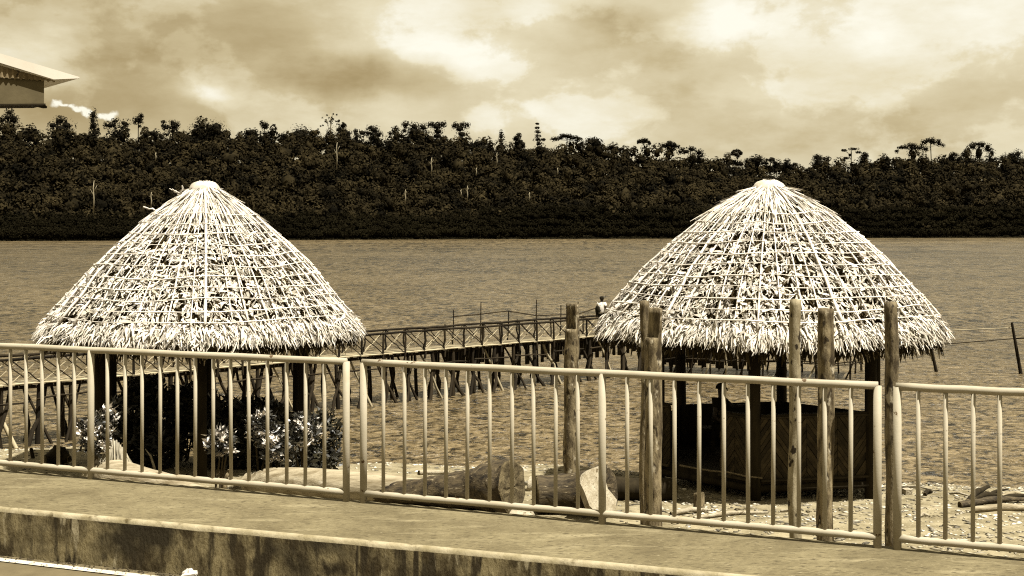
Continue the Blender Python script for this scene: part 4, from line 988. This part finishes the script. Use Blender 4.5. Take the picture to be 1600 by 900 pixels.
# ------------------------------------------------------------------ people
def skin_body(name, verts, edges, radii, m, parent, sub=2, root=0):
    me = bpy.data.meshes.new(name); org = ORG[parent]; me.from_pydata([tuple(Vector(v_) - org) for v_ in verts], edges, []); me.update()
    o = bpy.data.objects.new(name, me); COL.objects.link(o)
    md = o.modifiers.new('skin', 'SKIN'); sv = me.skin_vertices[0].data
    for i, r_ in enumerate(radii): sv[i].radius = (r_, r_) if not isinstance(r_, tuple) else r_; sv[i].use_root = (i == root)
    md.use_smooth_shade = True; s_ = o.modifiers.new('sub', 'SUBSURF'); s_.levels = sub; s_.render_levels = sub
    dg = bpy.context.evaluated_depsgraph_get(); me2 = bpy.data.meshes.new_from_object(o.evaluated_get(dg)); me2.name = name
    bpy.data.objects.remove(o); bpy.data.meshes.remove(me); me2.materials.clear(); me2.materials.append(m)
    me2.polygons.foreach_set('use_smooth', [True] * len(me2.polygons))
    o = link(name, me2, m, parent); ORG[o] = org; return o
def person(label, base, H, ux, uy, pose, cloth=True):
    """ux: to the person's right, uy: forward; pose dict overrides joints in body units (1 = height)"""
    th_ = thing('person', label, 'person', base)
    J = dict(pelvis=(0, 0, .52), waist=(0, 0, .60), chest=(0, .005, .72), neck=(0, .0, .825), head0=(0, .01, .865), head1=(0, .012, .93), head2=(0, .004, .985),
             shL=(-.10, 0, .80), elL=(-.135, -.01, .64), wrL=(-.14, .03, .50), haL=(-.14, .04, .45), shR=(.10, 0, .80), elR=(.135, -.01, .64), wrR=(.14, .03, .50), haR=(.14, .04, .45),
             hiL=(-.05, 0, .50), knL=(-.055, .05, .28), anL=(-.055, -.03, .05), toL=(-.06, .06, .018), hiR=(.05, 0, .50), knR=(.055, .0, .28), anR=(.055, -.06, .06), toR=(.06, .02, .02))
    J.update(pose); ks = list(J); ix = {k: i for i, k in enumerate(ks)}
    W = {k: base + (ux * v_[0] + uy * v_[1] + Vector((0, 0, v_[2]))) * H for k, v_ in J.items()}
    rad = dict(pelvis=.075, waist=.07, chest=.085, neck=.032, head0=.038, head1=.052, head2=.036, shL=.036, elL=.024, wrL=.017, haL=.02, shR=.036, elR=.024, wrR=.017, haR=.02,
               hiL=.05, knL=.033, anL=.02, toL=.018, hiR=.05, knR=.033, anR=.02, toR=.018)
    E = [('pelvis', 'waist'), ('waist', 'chest'), ('chest', 'neck'), ('neck', 'head0'), ('head0', 'head1'), ('head1', 'head2'), ('chest', 'shL'), ('shL', 'elL'), ('elL', 'wrL'), ('wrL', 'haL'),
         ('chest', 'shR'), ('shR', 'elR'), ('elR', 'wrR'), ('wrR', 'haR'), ('pelvis', 'hiL'), ('hiL', 'knL'), ('knL', 'anL'), ('anL', 'toL'), ('pelvis', 'hiR'), ('hiR', 'knR'), ('knR', 'anR'), ('anR', 'toR')]
    V = [W[k] for k in ks]; Rd = [rad[k] * H for k in ks]; Ed = [(ix[a_], ix[b_]) for a_, b_ in E]
    fwd = {'L': (W['haL'] - W['wrL']).normalized(), 'R': (W['haR'] - W['wrR']).normalized()}
    for sd_ in 'LR':           # five fingers rooted in the palm
        f_ = fwd[sd_]; side = f_.cross(Vector((0, 0, 1)));
        side = side.normalized() if side.length > .2 else ux
        for fi, (o_, ln_) in enumerate(((-.012, .036), (-.004, .042), (.004, .040), (.012, .032), (-.024, .026))):
            b_ = W['ha' + sd_] + side * o_ * H * .8; dirf = (f_ + (Vector((0, 0, -.25)) if fi < 4 else side * -.7)).normalized()
            i0 = len(V); V += [b_ + dirf * ln_ * H * .5, b_ + dirf * ln_ * H * .95 + Vector((0, 0, -.004 * H))]; Rd += [.0052 * H, .0042 * H]; Ed += [(ix['ha' + sd_], i0), (i0, i0 + 1)]
    body = skin_body('body', V, Ed, Rd, m_skin, th_)
    if cloth:
        g = lambda a_, b_, u: W[a_].lerp(W[b_], u)
        vs_ = [W['pelvis'] + Vector((0, 0, .0)) * H, W['waist'], W['chest'], g('chest', 'neck', .7), W['shL'], g('shL', 'elL', .55), W['shR'], g('shR', 'elR', .55)]
        skin_body('shirt', vs_, [(0, 1), (1, 2), (2, 3), (2, 4), (4, 5), (2, 6), (6, 7)], [(.095 * H, .085 * H), .092 * H, .112 * H, .05 * H, .054 * H, .045 * H, .054 * H, .045 * H], cloth[0], body, root=0)
        vs_ = [W['pelvis'] - Vector((0, 0, .0)) * H, W['hiL'], W['knL'], g('knL', 'anL', .8), W['hiR'], W['knR'], g('knR', 'anR', .8)]
        skin_body('trousers', vs_, [(0, 1), (1, 2), (2, 3), (0, 4), (4, 5), (5, 6)], [.082 * H, .060 * H, .045 * H, .036 * H, .060 * H, .045 * H, .036 * H], cloth[1], body, root=0)
    # hair cap, nose and ears
    hd = W['head1']; q = MB(); n_ = 14
    for i in range(6):
        a_ = i / 5; rr = .060 * H * math.cos(a_ * 1.5) + .001; zz = hd.z + .004 * H + .062 * H * math.sin(a_ * 1.57)
        for k in range(n_): an = k / n_ * 6.283; q.v.append(Vector((hd.x, hd.y, zz)) - uy * .010 * H + (ux * math.cos(an) + uy * math.sin(an)) * rr)
    for i in range(5):
        for k in range(n_): k2 = (k + 1) % n_; q.f.append([i * n_ + k, i * n_ + k2, (i + 1) * n_ + k2, (i + 1) * n_ + k])
    q.f.append([5 * n_ + k for k in range(n_)]); part('hair', q, m_cloth, body, True)
    q = MB(); fc = hd + uy * .050 * H
    q.tube([fc + Vector((0, 0, .012 * H)), fc + uy * .012 * H - Vector((0, 0, .012 * H)), fc - Vector((0, 0, .016 * H))], [.004 * H, .008 * H, .004 * H], 6); part('nose', q, m_skin, body, True)
    for s_ in (-1, 1):
        q = MB(); e_ = hd + ux * s_ * .053 * H - Vector((0, 0, .006 * H)); q.tube([e_ + Vector((0, 0, .012 * H)), e_, e_ - Vector((0, 0, .014 * H))], [.004 * H, .008 * H, .004 * H], 6); part('ear', q, m_skin, body, True)
        q = MB(); e_ = hd + ux * s_ * .019 * H + uy * .049 * H + Vector((0, 0, .004 * H)); q.tube([e_ - ux * .007 * H, e_, e_ + ux * .007 * H], [.001 * H, .004 * H, .001 * H], 6); part('eye', q, m_white, body, True)
    q = MB(); e_ = hd + uy * .046 * H - Vector((0, 0, .028 * H)); q.tube([e_ - ux * .014 * H, e_ + uy * .003 * H, e_ + ux * .014 * H], [.002 * H, .005 * H, .002 * H], 6); part('mouth', q, m_cloth, body, True)
    return th_, body, W
# walker on the jetty, seen from behind
sW = (Vector((3.45, 48.2, 0)) - J0).dot(JD); wb = JP(sW, .72, DZ + .02)
wb.x = (940 - 800) / FPX * wb.y
fw = Vector((.55, .83, 0)).normalized(); rt = Vector((fw.y, -fw.x, 0))
HW_ = (HC - (462.5 - HOR) / FPX * wb.y) - wb.z
tw_, bodyW, W = person('person in a white shirt with a dark backpack walking away along the jetty', wb, HW_, rt, fw,
    dict(elR=(.16, -.03, .66), wrR=(.17, .05, .53), haR=(.17, .07, .49), elL=(-.15, -.04, .65), wrL=(-.155, .0, .52), haL=(-.16, .02, .475)), cloth=(m_shirt, m_cloth))
q = MB(); c = W['chest'] - fw * .125 * HW_ - rt * .05 * HW_ - Vector((0, 0, .06 * HW_)); n_ = 12
for i, (f_, dz_) in enumerate(((.75, -.09), (.97, -.075), (1, 0), (.95, .055), (.7, .08))):
    for k in range(n_):
        an = k / n_ * 6.283; ex = math.copysign(abs(math.cos(an)) ** .6, math.cos(an)); ey = math.copysign(abs(math.sin(an)) ** .6, math.sin(an))
        q.v.append(c + (rt * ex * .056 + fw * ey * .045) * f_ * HW_ + Vector((0, 0, dz_ * HW_)))
for i in range(4):
    for k in range(n_): k2 = (k + 1) % n_; q.f.append([i * n_ + k, i * n_ + k2, (i + 1) * n_ + k2, (i + 1) * n_ + k])
q.f += [[k for k in range(n_)][::-1], [4 * n_ + k for k in range(n_)]]
bk = thing('backpack', 'dark backpack worn by the person on the jetty', 'backpack', c); part('pouch', q, m_cloth, bk, True)
for s_ in (-1, 1):
    q = MB(); a_ = c + rt * s_ * .05 * HW_; q.tube([a_ + Vector((0, 0, -.07 * HW_)), a_ + rt * s_ * .03 * HW_ + fw * .06 * HW_ + Vector((0, 0, .0)), a_ + fw * .12 * HW_ + Vector((0, 0, .115 * HW_)), a_ + fw * .04 * HW_ + Vector((0, 0, .105 * HW_))], .009 * HW_, 6); part('strap', q, m_cloth, bk, True)
# sitter in the right hut: only head, shoulders and one arm rise above the wall
sZ = 25.3; hp = U(1124, 606, sZ); H_ = 1.85
fw = Vector((.86, -.5, 0)).normalized(); rt = Vector((fw.y, -fw.x, 0))
sb = Vector((hp.x, hp.y, 0)); sb.z = hp.z - .715 * H_
pose = dict(pelvis=(0, 0, .29), waist=(0, .0, .37), chest=(0, .015, .49), neck=(0, .02, .60), head0=(0, .025, .64), head1=(0, .03, .705), head2=(0, .02, .76),
            shL=(-.10, .01, .575), elL=(-.135, .11, .50), wrL=(-.11, .24, .53), haL=(-.10, .285, .535), shR=(.10, .01, .575), elR=(.14, .0, .42), wrR=(.1, .12, .34), haR=(.08, .16, .33),
            hiL=(-.05, .02, .28), knL=(-.07, .25, .29), anL=(-.07, .26, .06), toL=(-.07, .35, .03), hiR=(.05, .02, .28), knR=(.07, .25, .29), anR=(.07, .24, .06), toR=(.07, .33, .03))
person('person sitting in the right hut, a dark silhouette with one arm resting forward', sb, H_, rt, fw, pose, cloth=(m_cloth, m_cloth))

# ------------------------------------------------------------------ far shore: hill, forest mass, mangroves, single trees
def SD(px):                      # distance of the far waterline in photo column px
    return HC * FPX / (np.interp(px, [-400, 0, 800, 1600, 2000], [378.5, 377.0, 373.6, 371.4, 370.9]) - HOR)
SKX = [-400, -60, 0, 60, 130, 230, 300, 330, 380, 450, 520, 600, 640, 700, 760, 830, 880, 960, 1050, 1110, 1200, 1260, 1350, 1420, 1500, 1600, 2000]
SKY = [214, 204, 203, 215, 210, 219, 212, 204, 220, 211, 211, 225, 214, 213, 231, 235, 230, 240, 244, 257, 268, 263, 261, 249, 247, 253, 259]
def skyl(px): return np.interp(px, SKX, SKY)
def row_pt(px, r_):              # r_ 0 (behind the mangroves) .. 1 (ridge)
    D = SD(px) + 18 + 75 * r_; y = 332 + (skyl(px) - 332) * r_ ** .85
    return (px - 800) / FPX * D, D, HC - (y - HOR) / FPX * D
q = MB(); cols = list(range(-700, 2301, 30)); lev = [0, .25, .5, .75, 1.0]
for px in cols:
    D0 = float(SD(px)); q.v += [Vector(((px - 800) / FPX * (D0 - 1), D0 - 1, -1.2)), Vector(((px - 800) / FPX * (D0 + 8), D0 + 8, .6))]
    for r_ in lev: X, Y, Z = row_pt(px, r_); q.v.append(Vector((X, Y, max(Z - 13, 1 + 3 * r_))))
    X, Y, Z = row_pt(px, 1.0); q.v += [Vector((X * 1.1, Y + 60, Z - 16)), Vector((X * 1.6, Y + 500, 0))]
m2 = 2 + len(lev) + 2
for i in range(len(cols) - 1):
    for k in range(m2 - 1): q.f.append([i * m2 + k, (i + 1) * m2 + k, (i + 1) * m2 + k + 1, i * m2 + k + 1])
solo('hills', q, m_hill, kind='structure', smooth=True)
_t = (1 + 5 ** .5) / 2
ICO_V = np.array([(-1, _t, 0), (1, _t, 0), (-1, -_t, 0), (1, -_t, 0), (0, -1, _t), (0, 1, _t), (0, -1, -_t), (0, 1, -_t), (_t, 0, -1), (_t, 0, 1), (-_t, 0, -1), (-_t, 0, 1)]) / math.hypot(1, _t)
ICO_F = np.array([(0, 11, 5), (0, 5, 1), (0, 1, 7), (0, 7, 10), (0, 10, 11), (1, 5, 9), (5, 11, 4), (11, 10, 2), (10, 7, 6), (7, 1, 8), (3, 9, 4), (3, 4, 2), (3, 2, 6), (3, 6, 8), (3, 8, 9), (4, 9, 5), (2, 4, 11), (6, 2, 10), (8, 6, 7), (9, 8, 1)])
def cores(C, Rr, g, f=.72):
    k = len(C); V = ICO_V[None] * (Rr * f)[:, None, :] * g.uniform(.75, 1.15, (k, 12, 1)) + C[:, None, :]
    Fc = ICO_F[None] + (np.arange(k) * 12)[:, None, None]
    Fc = np.concatenate([Fc.reshape(-1, 3), Fc.reshape(-1, 3)[:, 2:3]], 1)
    return V.reshape(-1, 3), Fc
def quad_tri_mesh(name, lst):
    vs_, fl, o_ = [], [], 0
    for v, f in lst: vs_.append(v); fl.append(f + o_); o_ += len(v)
    V = np.concatenate(vs_); F_ = np.concatenate(fl); tri = F_[:, 2] == F_[:, 3]
    lt = np.where(tri, 3, 4); ls_ = np.concatenate([[0], np.cumsum(lt)[:-1]]); mask = np.ones(F_.shape, bool); mask[tri, 3] = False; idx = F_[mask]
    me = bpy.data.meshes.new(name); me.vertices.add(len(V)); me.vertices.foreach_set('co', V.astype(np.float32).ravel())
    me.loops.add(len(idx)); me.loops.foreach_set('vertex_index', idx.astype(np.int32)); me.polygons.add(len(F_))
    me.polygons.foreach_set('loop_start', ls_.astype(np.int32)); me.polygons.foreach_set('loop_total', lt.astype(np.int32)); me.update(calc_edges=True); return me
def clump_quads(C, Rr, n_each, ls, g, dome=True):
    """leaf clumps: C (k,3) centres, Rr (k,3) radii"""
    k = len(C); tot = k * n_each; c = np.repeat(C, n_each, 0); r_ = np.repeat(Rr, n_each, 0)
    d = g.normal(size=(tot, 3)); d /= np.linalg.norm(d, axis=1)[:, None]
    if dome: d[:, 2] = np.abs(d[:, 2]) * g.choice([1, 1, 1, -1], tot); 
    P_ = c + d * r_ * (g.uniform(.45, 1.06, tot) ** .5)[:, None]
    nn = d * 1.2 + g.normal(size=(tot, 3)) * .27; nn /= np.linalg.norm(nn, axis=1)[:, None]
    a_ = np.cross(nn, g.normal(size=(tot, 3))); a_ /= np.linalg.norm(a_, axis=1)[:, None]; b_ = np.cross(nn, a_)
    s1 = (ls * g.uniform(.5, 1.3, tot))[:, None]; s2 = s1 * g.uniform(.5, 1, tot)[:, None]
    V = np.stack([P_ - a_ * s1, P_ - b_ * s2 * .8, P_ + a_ * s1 * .9, P_ + b_ * s2], 1).reshape(-1, 3)
    return V, np.arange(tot * 4).reshape(-1, 4)
g = np.random.default_rng(77); cs, rs = [], []
for r_ in np.linspace(0, 1, 11):
    px = -260.
    while px < 1860:
        X, Y, Z = row_pt(px + g.uniform(-8, 8), min(1, max(0, r_ + g.uniform(-.04, .04))))
        rr = min(10.5 if r_ < .85 else 5.0, 2.4 + g.gamma(2.0, 1.5)); big_ = g.uniform(.8, 1.3)
        tall_ = g.random() < (.35 if r_ > .9 else .12); cs.append((X, Y, Z - rr * .45 + g.uniform(-2.8, 2.2) + (2.5 if tall_ else 0))); rs.append((rr * big_ * (.7 if tall_ else 1), rr * big_ * .9, rr * (1.35 if tall_ else .9))); 
        for _ in range(2): a_ = g.uniform(0, 6.28); cs.append((X + math.cos(a_) * rr, Y + math.sin(a_) * rr, Z - rr * 1.2 + g.uniform(-2, 1))); rs.append((rr * .55, rr * .55, rr * .6))
        px += rr * 2.4
cs = np.array(cs); rs = np.array(rs)
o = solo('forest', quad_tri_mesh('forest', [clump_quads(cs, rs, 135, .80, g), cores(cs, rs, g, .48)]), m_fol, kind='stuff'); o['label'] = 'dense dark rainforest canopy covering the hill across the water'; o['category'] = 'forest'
cs, rs = [], []
for r_ in (0, .35, .7, 1.0):
    px = -260.
    while px < 1860:
        D = float(SD(px)) + 2 + 14 * r_; yt = np.interp(px, [0, 500, 620, 850, 1200, 1600], [333, 331, 336, 320, 326, 322]); yy_ = 366 + (yt - 366) * (r_ * .75 + .25) + g.uniform(-3, 3)
        rr = g.uniform(1.6, 3.6); cs.append(((px - 800) / FPX * D, D, HC - (yy_ - HOR) / FPX * D - rr * .8)); rs.append((rr * 1.25, rr * 1.2, rr)); px += rr * 2.6
    px = -260.
    while px < 1860: D = float(SD(px)) + 1.5; rr = 2.2; cs.append(((px - 800) / FPX * D, D, g.uniform(1.5, 4))); rs.append((rr * 1.2, rr, rr)); px += 6 if r_ == 0 else 1e9
cs = np.array(cs); rs = np.array(rs)
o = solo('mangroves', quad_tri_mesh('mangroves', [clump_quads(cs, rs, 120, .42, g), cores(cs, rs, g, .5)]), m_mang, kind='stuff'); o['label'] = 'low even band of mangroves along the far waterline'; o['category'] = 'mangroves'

# trees that stand out one by one: (px, ytop, width px, height of crown px, kind, pale trunk, label)
TR = [
 (12, 168, 30, 50, 'round', 0, 'leafy tree under the roof corner at the far left'),
 (97, 180, 40, 36, 'round', 0, 'round-headed tree right of the roof corner'),
 (147, 174, 17, 48, 'column', 0, 'narrow vine-clad column tree beside the bright torn cloud'),
 (181, 184, 38, 38, 'open', 0, 'ragged open-crowned tree just right of the vine-clad column'),
 (216, 173, 16, 21, 'lolly', 0, 'small lone crown on a bare stalk, standing above all its neighbours'),
 (238, 205, 34, 14, 'umb', 1, 'flat-topped tree right below the lone stalked crown'),
 (269, 187, 30, 34, 'open', 0, 'open round tree right of the lone stalked crown'),
 (325, 186, 64, 40, 'round', 0, 'broad massive crown behind the top of the left hut'),
 (388, 200, 26, 24, 'round', 0, 'two-lobed tree between the broad crown and the tufted one'),
 (413, 183, 14, 24, 'lolly', 0, 'small tufted crown on a thin stem'),
 (474, 194, 60, 24, 'round', 0, 'wide low dark crown left of the wispy giant'),
 (517, 170, 42, 40, 'wispy', 1, 'tallest tree, wispy bare-tipped crown over a long white trunk'),
 (538, 191, 22, 34, 'round', 0, 'dark tree leaning against the wispy giant on its right'),
 (556, 203, 8, 26, 'column', 0, 'thin pointed tree right of the wispy giant'),
 (578, 195, 36, 32, 'open', 0, 'light open crown with sky showing through, right of the thin pointed tree'),
 (618, 197, 34, 30, 'open', 1, 'open dark tree left of the flat dense pair'),
 (648, 188, 40, 32, 'round', 0, 'dense black crown with a flat ragged top'),
 (683, 190, 24, 30, 'flare', 0, 'tree with a tufted head on a thick vine-covered trunk'),
 (720, 191, 24, 36, 'flare', 0, 'vase-shaped tree with upward tufts'),
 (749, 215, 38, 26, 'round', 0, 'low round dome right of the vase-shaped tree'),
 (783, 205, 9, 34, 'column', 1, 'narrow post-like tree with a knobbed top'),
 (811, 207, 18, 26, 'round', 0, 'small dark pear-shaped tree left of the tall spire'),
 (840, 192, 26, 46, 'spire', 0, 'tall spire tree with a layered top near the middle of the skyline'),
 (884, 208, 42, 14, 'umb', 0, 'spreading umbrella crown leaning left, right of the tall spire'),
 (929, 213, 28, 26, 'round', 0, 'rounded crown right of the leaning umbrella'),
 (955, 225, 34, 14, 'umb', 0, 'flat dark low crown in the dip of the skyline'),
 (1006, 215, 21, 12, 'umb', 0, 'small umbrella crown perched on a broad dome'),
 (1046, 219, 28, 16, 'umb', 0, 'umbrella tree leaning right over a forked stem'),
 (1079, 228, 38, 20, 'open', 0, 'low ragged open crown at the end of the high ridge'),
 (1151, 233, 16, 18, 'open', 0, 'sparse little tree alone in the low saddle of the skyline'),
 (1180, 241, 34, 18, 'round', 0, 'low dark crown right of the sparse little tree'),
 (1205, 246, 18, 16, 'open', 0, 'small twiggy crown directly above the right hut'),
 (1230, 248, 28, 12, 'open', 0, 'thin feathery crown right of the right hut top'),
 (1282, 240, 32, 24, 'round', 0, 'square-headed dense tree on the right skyline'),
 (1329, 228, 34, 26, 'tiers', 0, 'airy tree of flat separate tiers on a bent stem'),
 (1353, 237, 19, 22, 'round', 0, 'small upright crown beside the airy tiered tree'),
 (1379, 246, 20, 14, 'round', 0, 'little dark knob between the tiered tree and the great umbrellas'),
 (1424, 223, 48, 15, 'umb', 0, 'left and lower of the two great umbrella crowns'),
 (1456, 214, 36, 17, 'umb', 0, 'right and higher of the two great umbrella crowns'),
 (1508, 237, 30, 16, 'open', 0, 'hazy low crown between the great umbrellas and the broad right tree'),
 (1530, 220, 44, 34, 'umbbig', 0, 'broad drooping tree near the right edge'),
 (1588, 232, 34, 30, 'round', 0, 'dense black tree at the right edge of the skyline'),
]
g = np.random.default_rng(5)
for (px, yt, wp, hp_, kind, pale, lb) in TR:
    D = float(SD(px)) + 18 + 75 + g.uniform(-3, 6); s_ = D / FPX; X = (px - 800) * s_; zt = HC + (HOR - yt) * s_; Wd = wp * s_ * (1.12 if kind in ('round', 'open', 'umbbig', 'flare') else 1.0); Hc_ = hp_ * s_ * 1.1
    yb = float(skyl(px)) + 26; zb = HC + (HOR - yb) * s_
    th_ = thing('tree', 'dark ' + lb if not lb.startswith('dark') and 'dark' not in lb and len(lb.split()) < 15 else lb, 'tree', (X, D, zb), 'single trees standing out of the far forest skyline')
    cs, rs = [], []
    def add(x, z, rx, rz, n=1, y=0): cs.append((X + x, D + y, z)); rs.append((rx, rx, rz))
    ne = 60; ls = .5
    if kind == 'round':
        for _ in range(9):
            a_ = g.uniform(0, 6.28); rr = g.uniform(.15, .36) * Wd; add(math.cos(a_) * (Wd / 2 - rr), zt - rr * .9 - g.uniform(0, 1) ** 1.3 * (Hc_ * .8), rr, rr * .8, y=math.sin(a_) * Wd * .3)
        add(g.uniform(-.1, .1) * Wd, zt - .22 * Wd, .22 * Wd, .2 * Wd); add(0, zt - Hc_ * .8, Wd * .42, Hc_ * .5)
    elif kind == 'open':
        for _ in range(11):
            a_ = g.uniform(0, 6.28); rr = g.uniform(.08, .2) * Wd; add(math.cos(a_) * (Wd / 2 - rr), zt - rr - g.uniform(0, 1) * Hc_ * .75, rr, rr * .75, y=math.sin(a_) * Wd * .3)
        add(0, zt - .12 * Wd, .14 * Wd, .11 * Wd); ne = 34
    elif kind == 'column':
        for i in range(7): add(g.uniform(-.12, .12) * Wd, zt - Hc_ * i / 6 - .3 * Wd, Wd * g.uniform(.35, .55), Wd * g.uniform(.4, .7))
        ne = 34
    elif kind == 'spire':
        for i in range(9): f_ = i / 8; w_ = Wd * (.12 + .36 * f_); add(g.uniform(-.3, .3) * w_, zt - Hc_ * f_ - .05 * Wd, w_ * g.uniform(.7, 1), w_ * .45)
        add(.33 * Wd, zt - .52 * Hc_, .14 * Wd, .08 * Wd); ne = 36
    elif kind == 'lolly':
        for _ in range(8): a_ = g.uniform(0, 6.28); rr = g.uniform(.18, .3) * Wd; add(math.cos(a_) * (Wd / 2 - rr), zt - rr - g.uniform(0, 1) * (Hc_ - 2 * rr), rr, rr)
        add(.15 * Wd, zt - Hc_ * 1.05, .12 * Wd, .1 * Wd); ne = 30; ls = .42
    elif kind == 'umb':
        for i in range(13): f_ = i / 12 * 2 - 1; add(f_ * Wd * .46 + g.uniform(-.03, .03) * Wd, zt - Hc_ * .25 - abs(f_) ** 3 * Hc_ * .30 - g.uniform(0, .25) * Hc_, Wd * g.uniform(.08, .15), Hc_ * g.uniform(.15, .26), y=g.uniform(-.2, .2) * Wd)
        add(0, zt - Hc_ * .25, Wd * .22, Hc_ * .25); ne = 34; ls = .45
    elif kind == 'umbbig':
        for i in range(10): f_ = i / 9 * 2 - 1; add(f_ * Wd * .42, zt - Hc_ * .15 - abs(f_) ** 2 * Hc_ * .35, Wd * g.uniform(.1, .17), Hc_ * g.uniform(.1, .2), y=g.uniform(-.15, .15) * Wd)
        add(0, zt - Hc_ * .5, Wd * .22, Hc_ * .45); ne = 44
    elif kind == 'flare':
        for i in range(7): f_ = i / 6 * 2 - 1; add(f_ * Wd * .42, zt - .08 * Hc_ - g.uniform(0, .1) * Hc_, Wd * .12, Wd * .16)
        for i in range(4): add(g.uniform(-.1, .1) * Wd, zt - Hc_ * (.25 + .22 * i), Wd * (.34 - .01 * i), Hc_ * .18)
        ne = 40; ls = .45
    elif kind == 'tiers':
        for (fx, fz_, w_) in ((.15, .12, .34), (-.3, .2, .18), (.32, .3, .2), (-.22, .62, .26), (.0, .45, .12), (-.35, .72, .14)): 
            for j in range(3): add((fx + g.uniform(-.5, .5) * w_) * Wd, zt - fz_ * Hc_ - .5, w_ * Wd * .42, Hc_ * .07)
        ne = 22; ls = .42
    elif kind == 'wispy':
        for _ in range(34): a_ = g.uniform(-1, 1); add(a_ * Wd * .5, zt - (a_ * a_) * Hc_ * .45 - g.uniform(.2, 1) * Hc_ * .5, Wd * .035, Wd * .035, y=g.uniform(-.3, .3) * Wd)
        for _ in range(6): add(g.uniform(-.15, .15) * Wd, zt - Hc_ * g.uniform(.35, 1.), Wd * .2, Wd * .16)
        ne = 20; ls = .36
    if kind in ('round', 'open', 'flare', 'umbbig', 'spire'):
        for f_ in (-.3, .05, .35): add(f_ * Wd, zt - Hc_ * g.uniform(.95, 1.25), Wd * g.uniform(.28, .4), Hc_ * .34)
    cs_, rs_ = np.array(cs), np.array(rs) * (1.0 if kind == 'wispy' else 1.4 if kind in ('open', 'flare', 'lolly') else 1.15)
    lst_ = [clump_quads(cs_, rs_, int(ne * (1.0 if kind == 'wispy' else 1.7)), ls, g, dome=False)]
    if kind not in ('wispy',): lst_.append(cores(cs_, rs_, g, .5))
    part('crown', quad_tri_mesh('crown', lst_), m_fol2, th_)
    mt = m_farbark if pale else m_farbarkd; q = MB(); tr = max(.22, Wd * .018); bx = g.uniform(-.06, .06) * Wd
    q.tube([(X, D, zb - 3), (X + bx * .5, D, (zb + zt) / 2 - 2), (X + bx, D, zt - Hc_ * .45), (X + bx, D, zt - Hc_ * .2)], [tr * 1.5, tr * 1.1, tr, tr * .5], 6)
    nbn = 5 if kind in ('umb', 'umbbig', 'tiers', 'wispy', 'open', 'flare') else 3
    for i in range(nbn):
        j = int(g.integers(len(cs))); e_ = Vector(cs[j]); q.tube([(X + bx, D, zt - Hc_ * g.uniform(.55, .95)), (X + (e_.x - X) * .5, e_.y, e_.z - Hc_ * .12), e_], [tr * .6, tr * .45, tr * .25], 5)
    part('trunk', q, mt, th_, True)
# pale bare trunks showing on the hillside
BT = [(146, 282, 330, 'tall pale bare trunk low on the hillside left of the left hut'), (236, 300, 322, 'short pale snag just left of the top of the left hut'),
      (526, 222, 262, 'white trunk gleaming below the wispy giant'), (633, 296, 316, 'pale pair of trunks low on the slope right of the left hut'),
      (674, 246, 272, 'pale twisted trunk in the upper slope between the huts'), (744, 262, 272, 'short white snag in the upper slope'), (730, 290, 312, 'pale stem at the foot of the slope between the huts'),
      (776, 238, 258, 'white stem below the narrow post-like tree'), (827, 300, 312, 'pale leaning snag at the mangrove edge'), (243, 238, 248, 'small white stem high on the left slope'),
      (720, 296, 304, 'tiny white snag left of the pale stem at the slope foot'), (871, 262, 270, 'tiny pale stem on the brown slope behind the jetty')]
for (px, y0, y1, lb) in BT:
    r_ = (332 - y1) / (332 - float(skyl(px))); r_ = min(1, max(0, r_)) ** (1 / .85); D = float(SD(px)) + 18 + 75 * r_ - 9; s_ = D / FPX; X = (px - 800) * s_
    zb = HC + (HOR - y1) * s_; zt = HC + (HOR - y0) * s_; th_ = thing('bare_tree', lb, 'tree', (X, D, zb)); q = MB(); h_ = zt - zb
    q.tube([(X, D, zb - 1), (X + .2, D, zb + h_ * .4), (X - .1, D, zb + h_ * .75), (X + .3, D, zt)], [.34, .3, .24, .1], 6); part('trunk', q, m_farbark, th_, True)
    q = MB(); q.tube([(X - .1, D, zb + h_ * .6), (X + .12 * h_, D, zb + h_ * .85)], [.16, .06], 5); q.tube([(X + .1, D, zb + h_ * .5), (X - .1 * h_, D, zb + h_ * .72)], [.14, .05], 5); part('branch', q, m_farbark, th_, True)
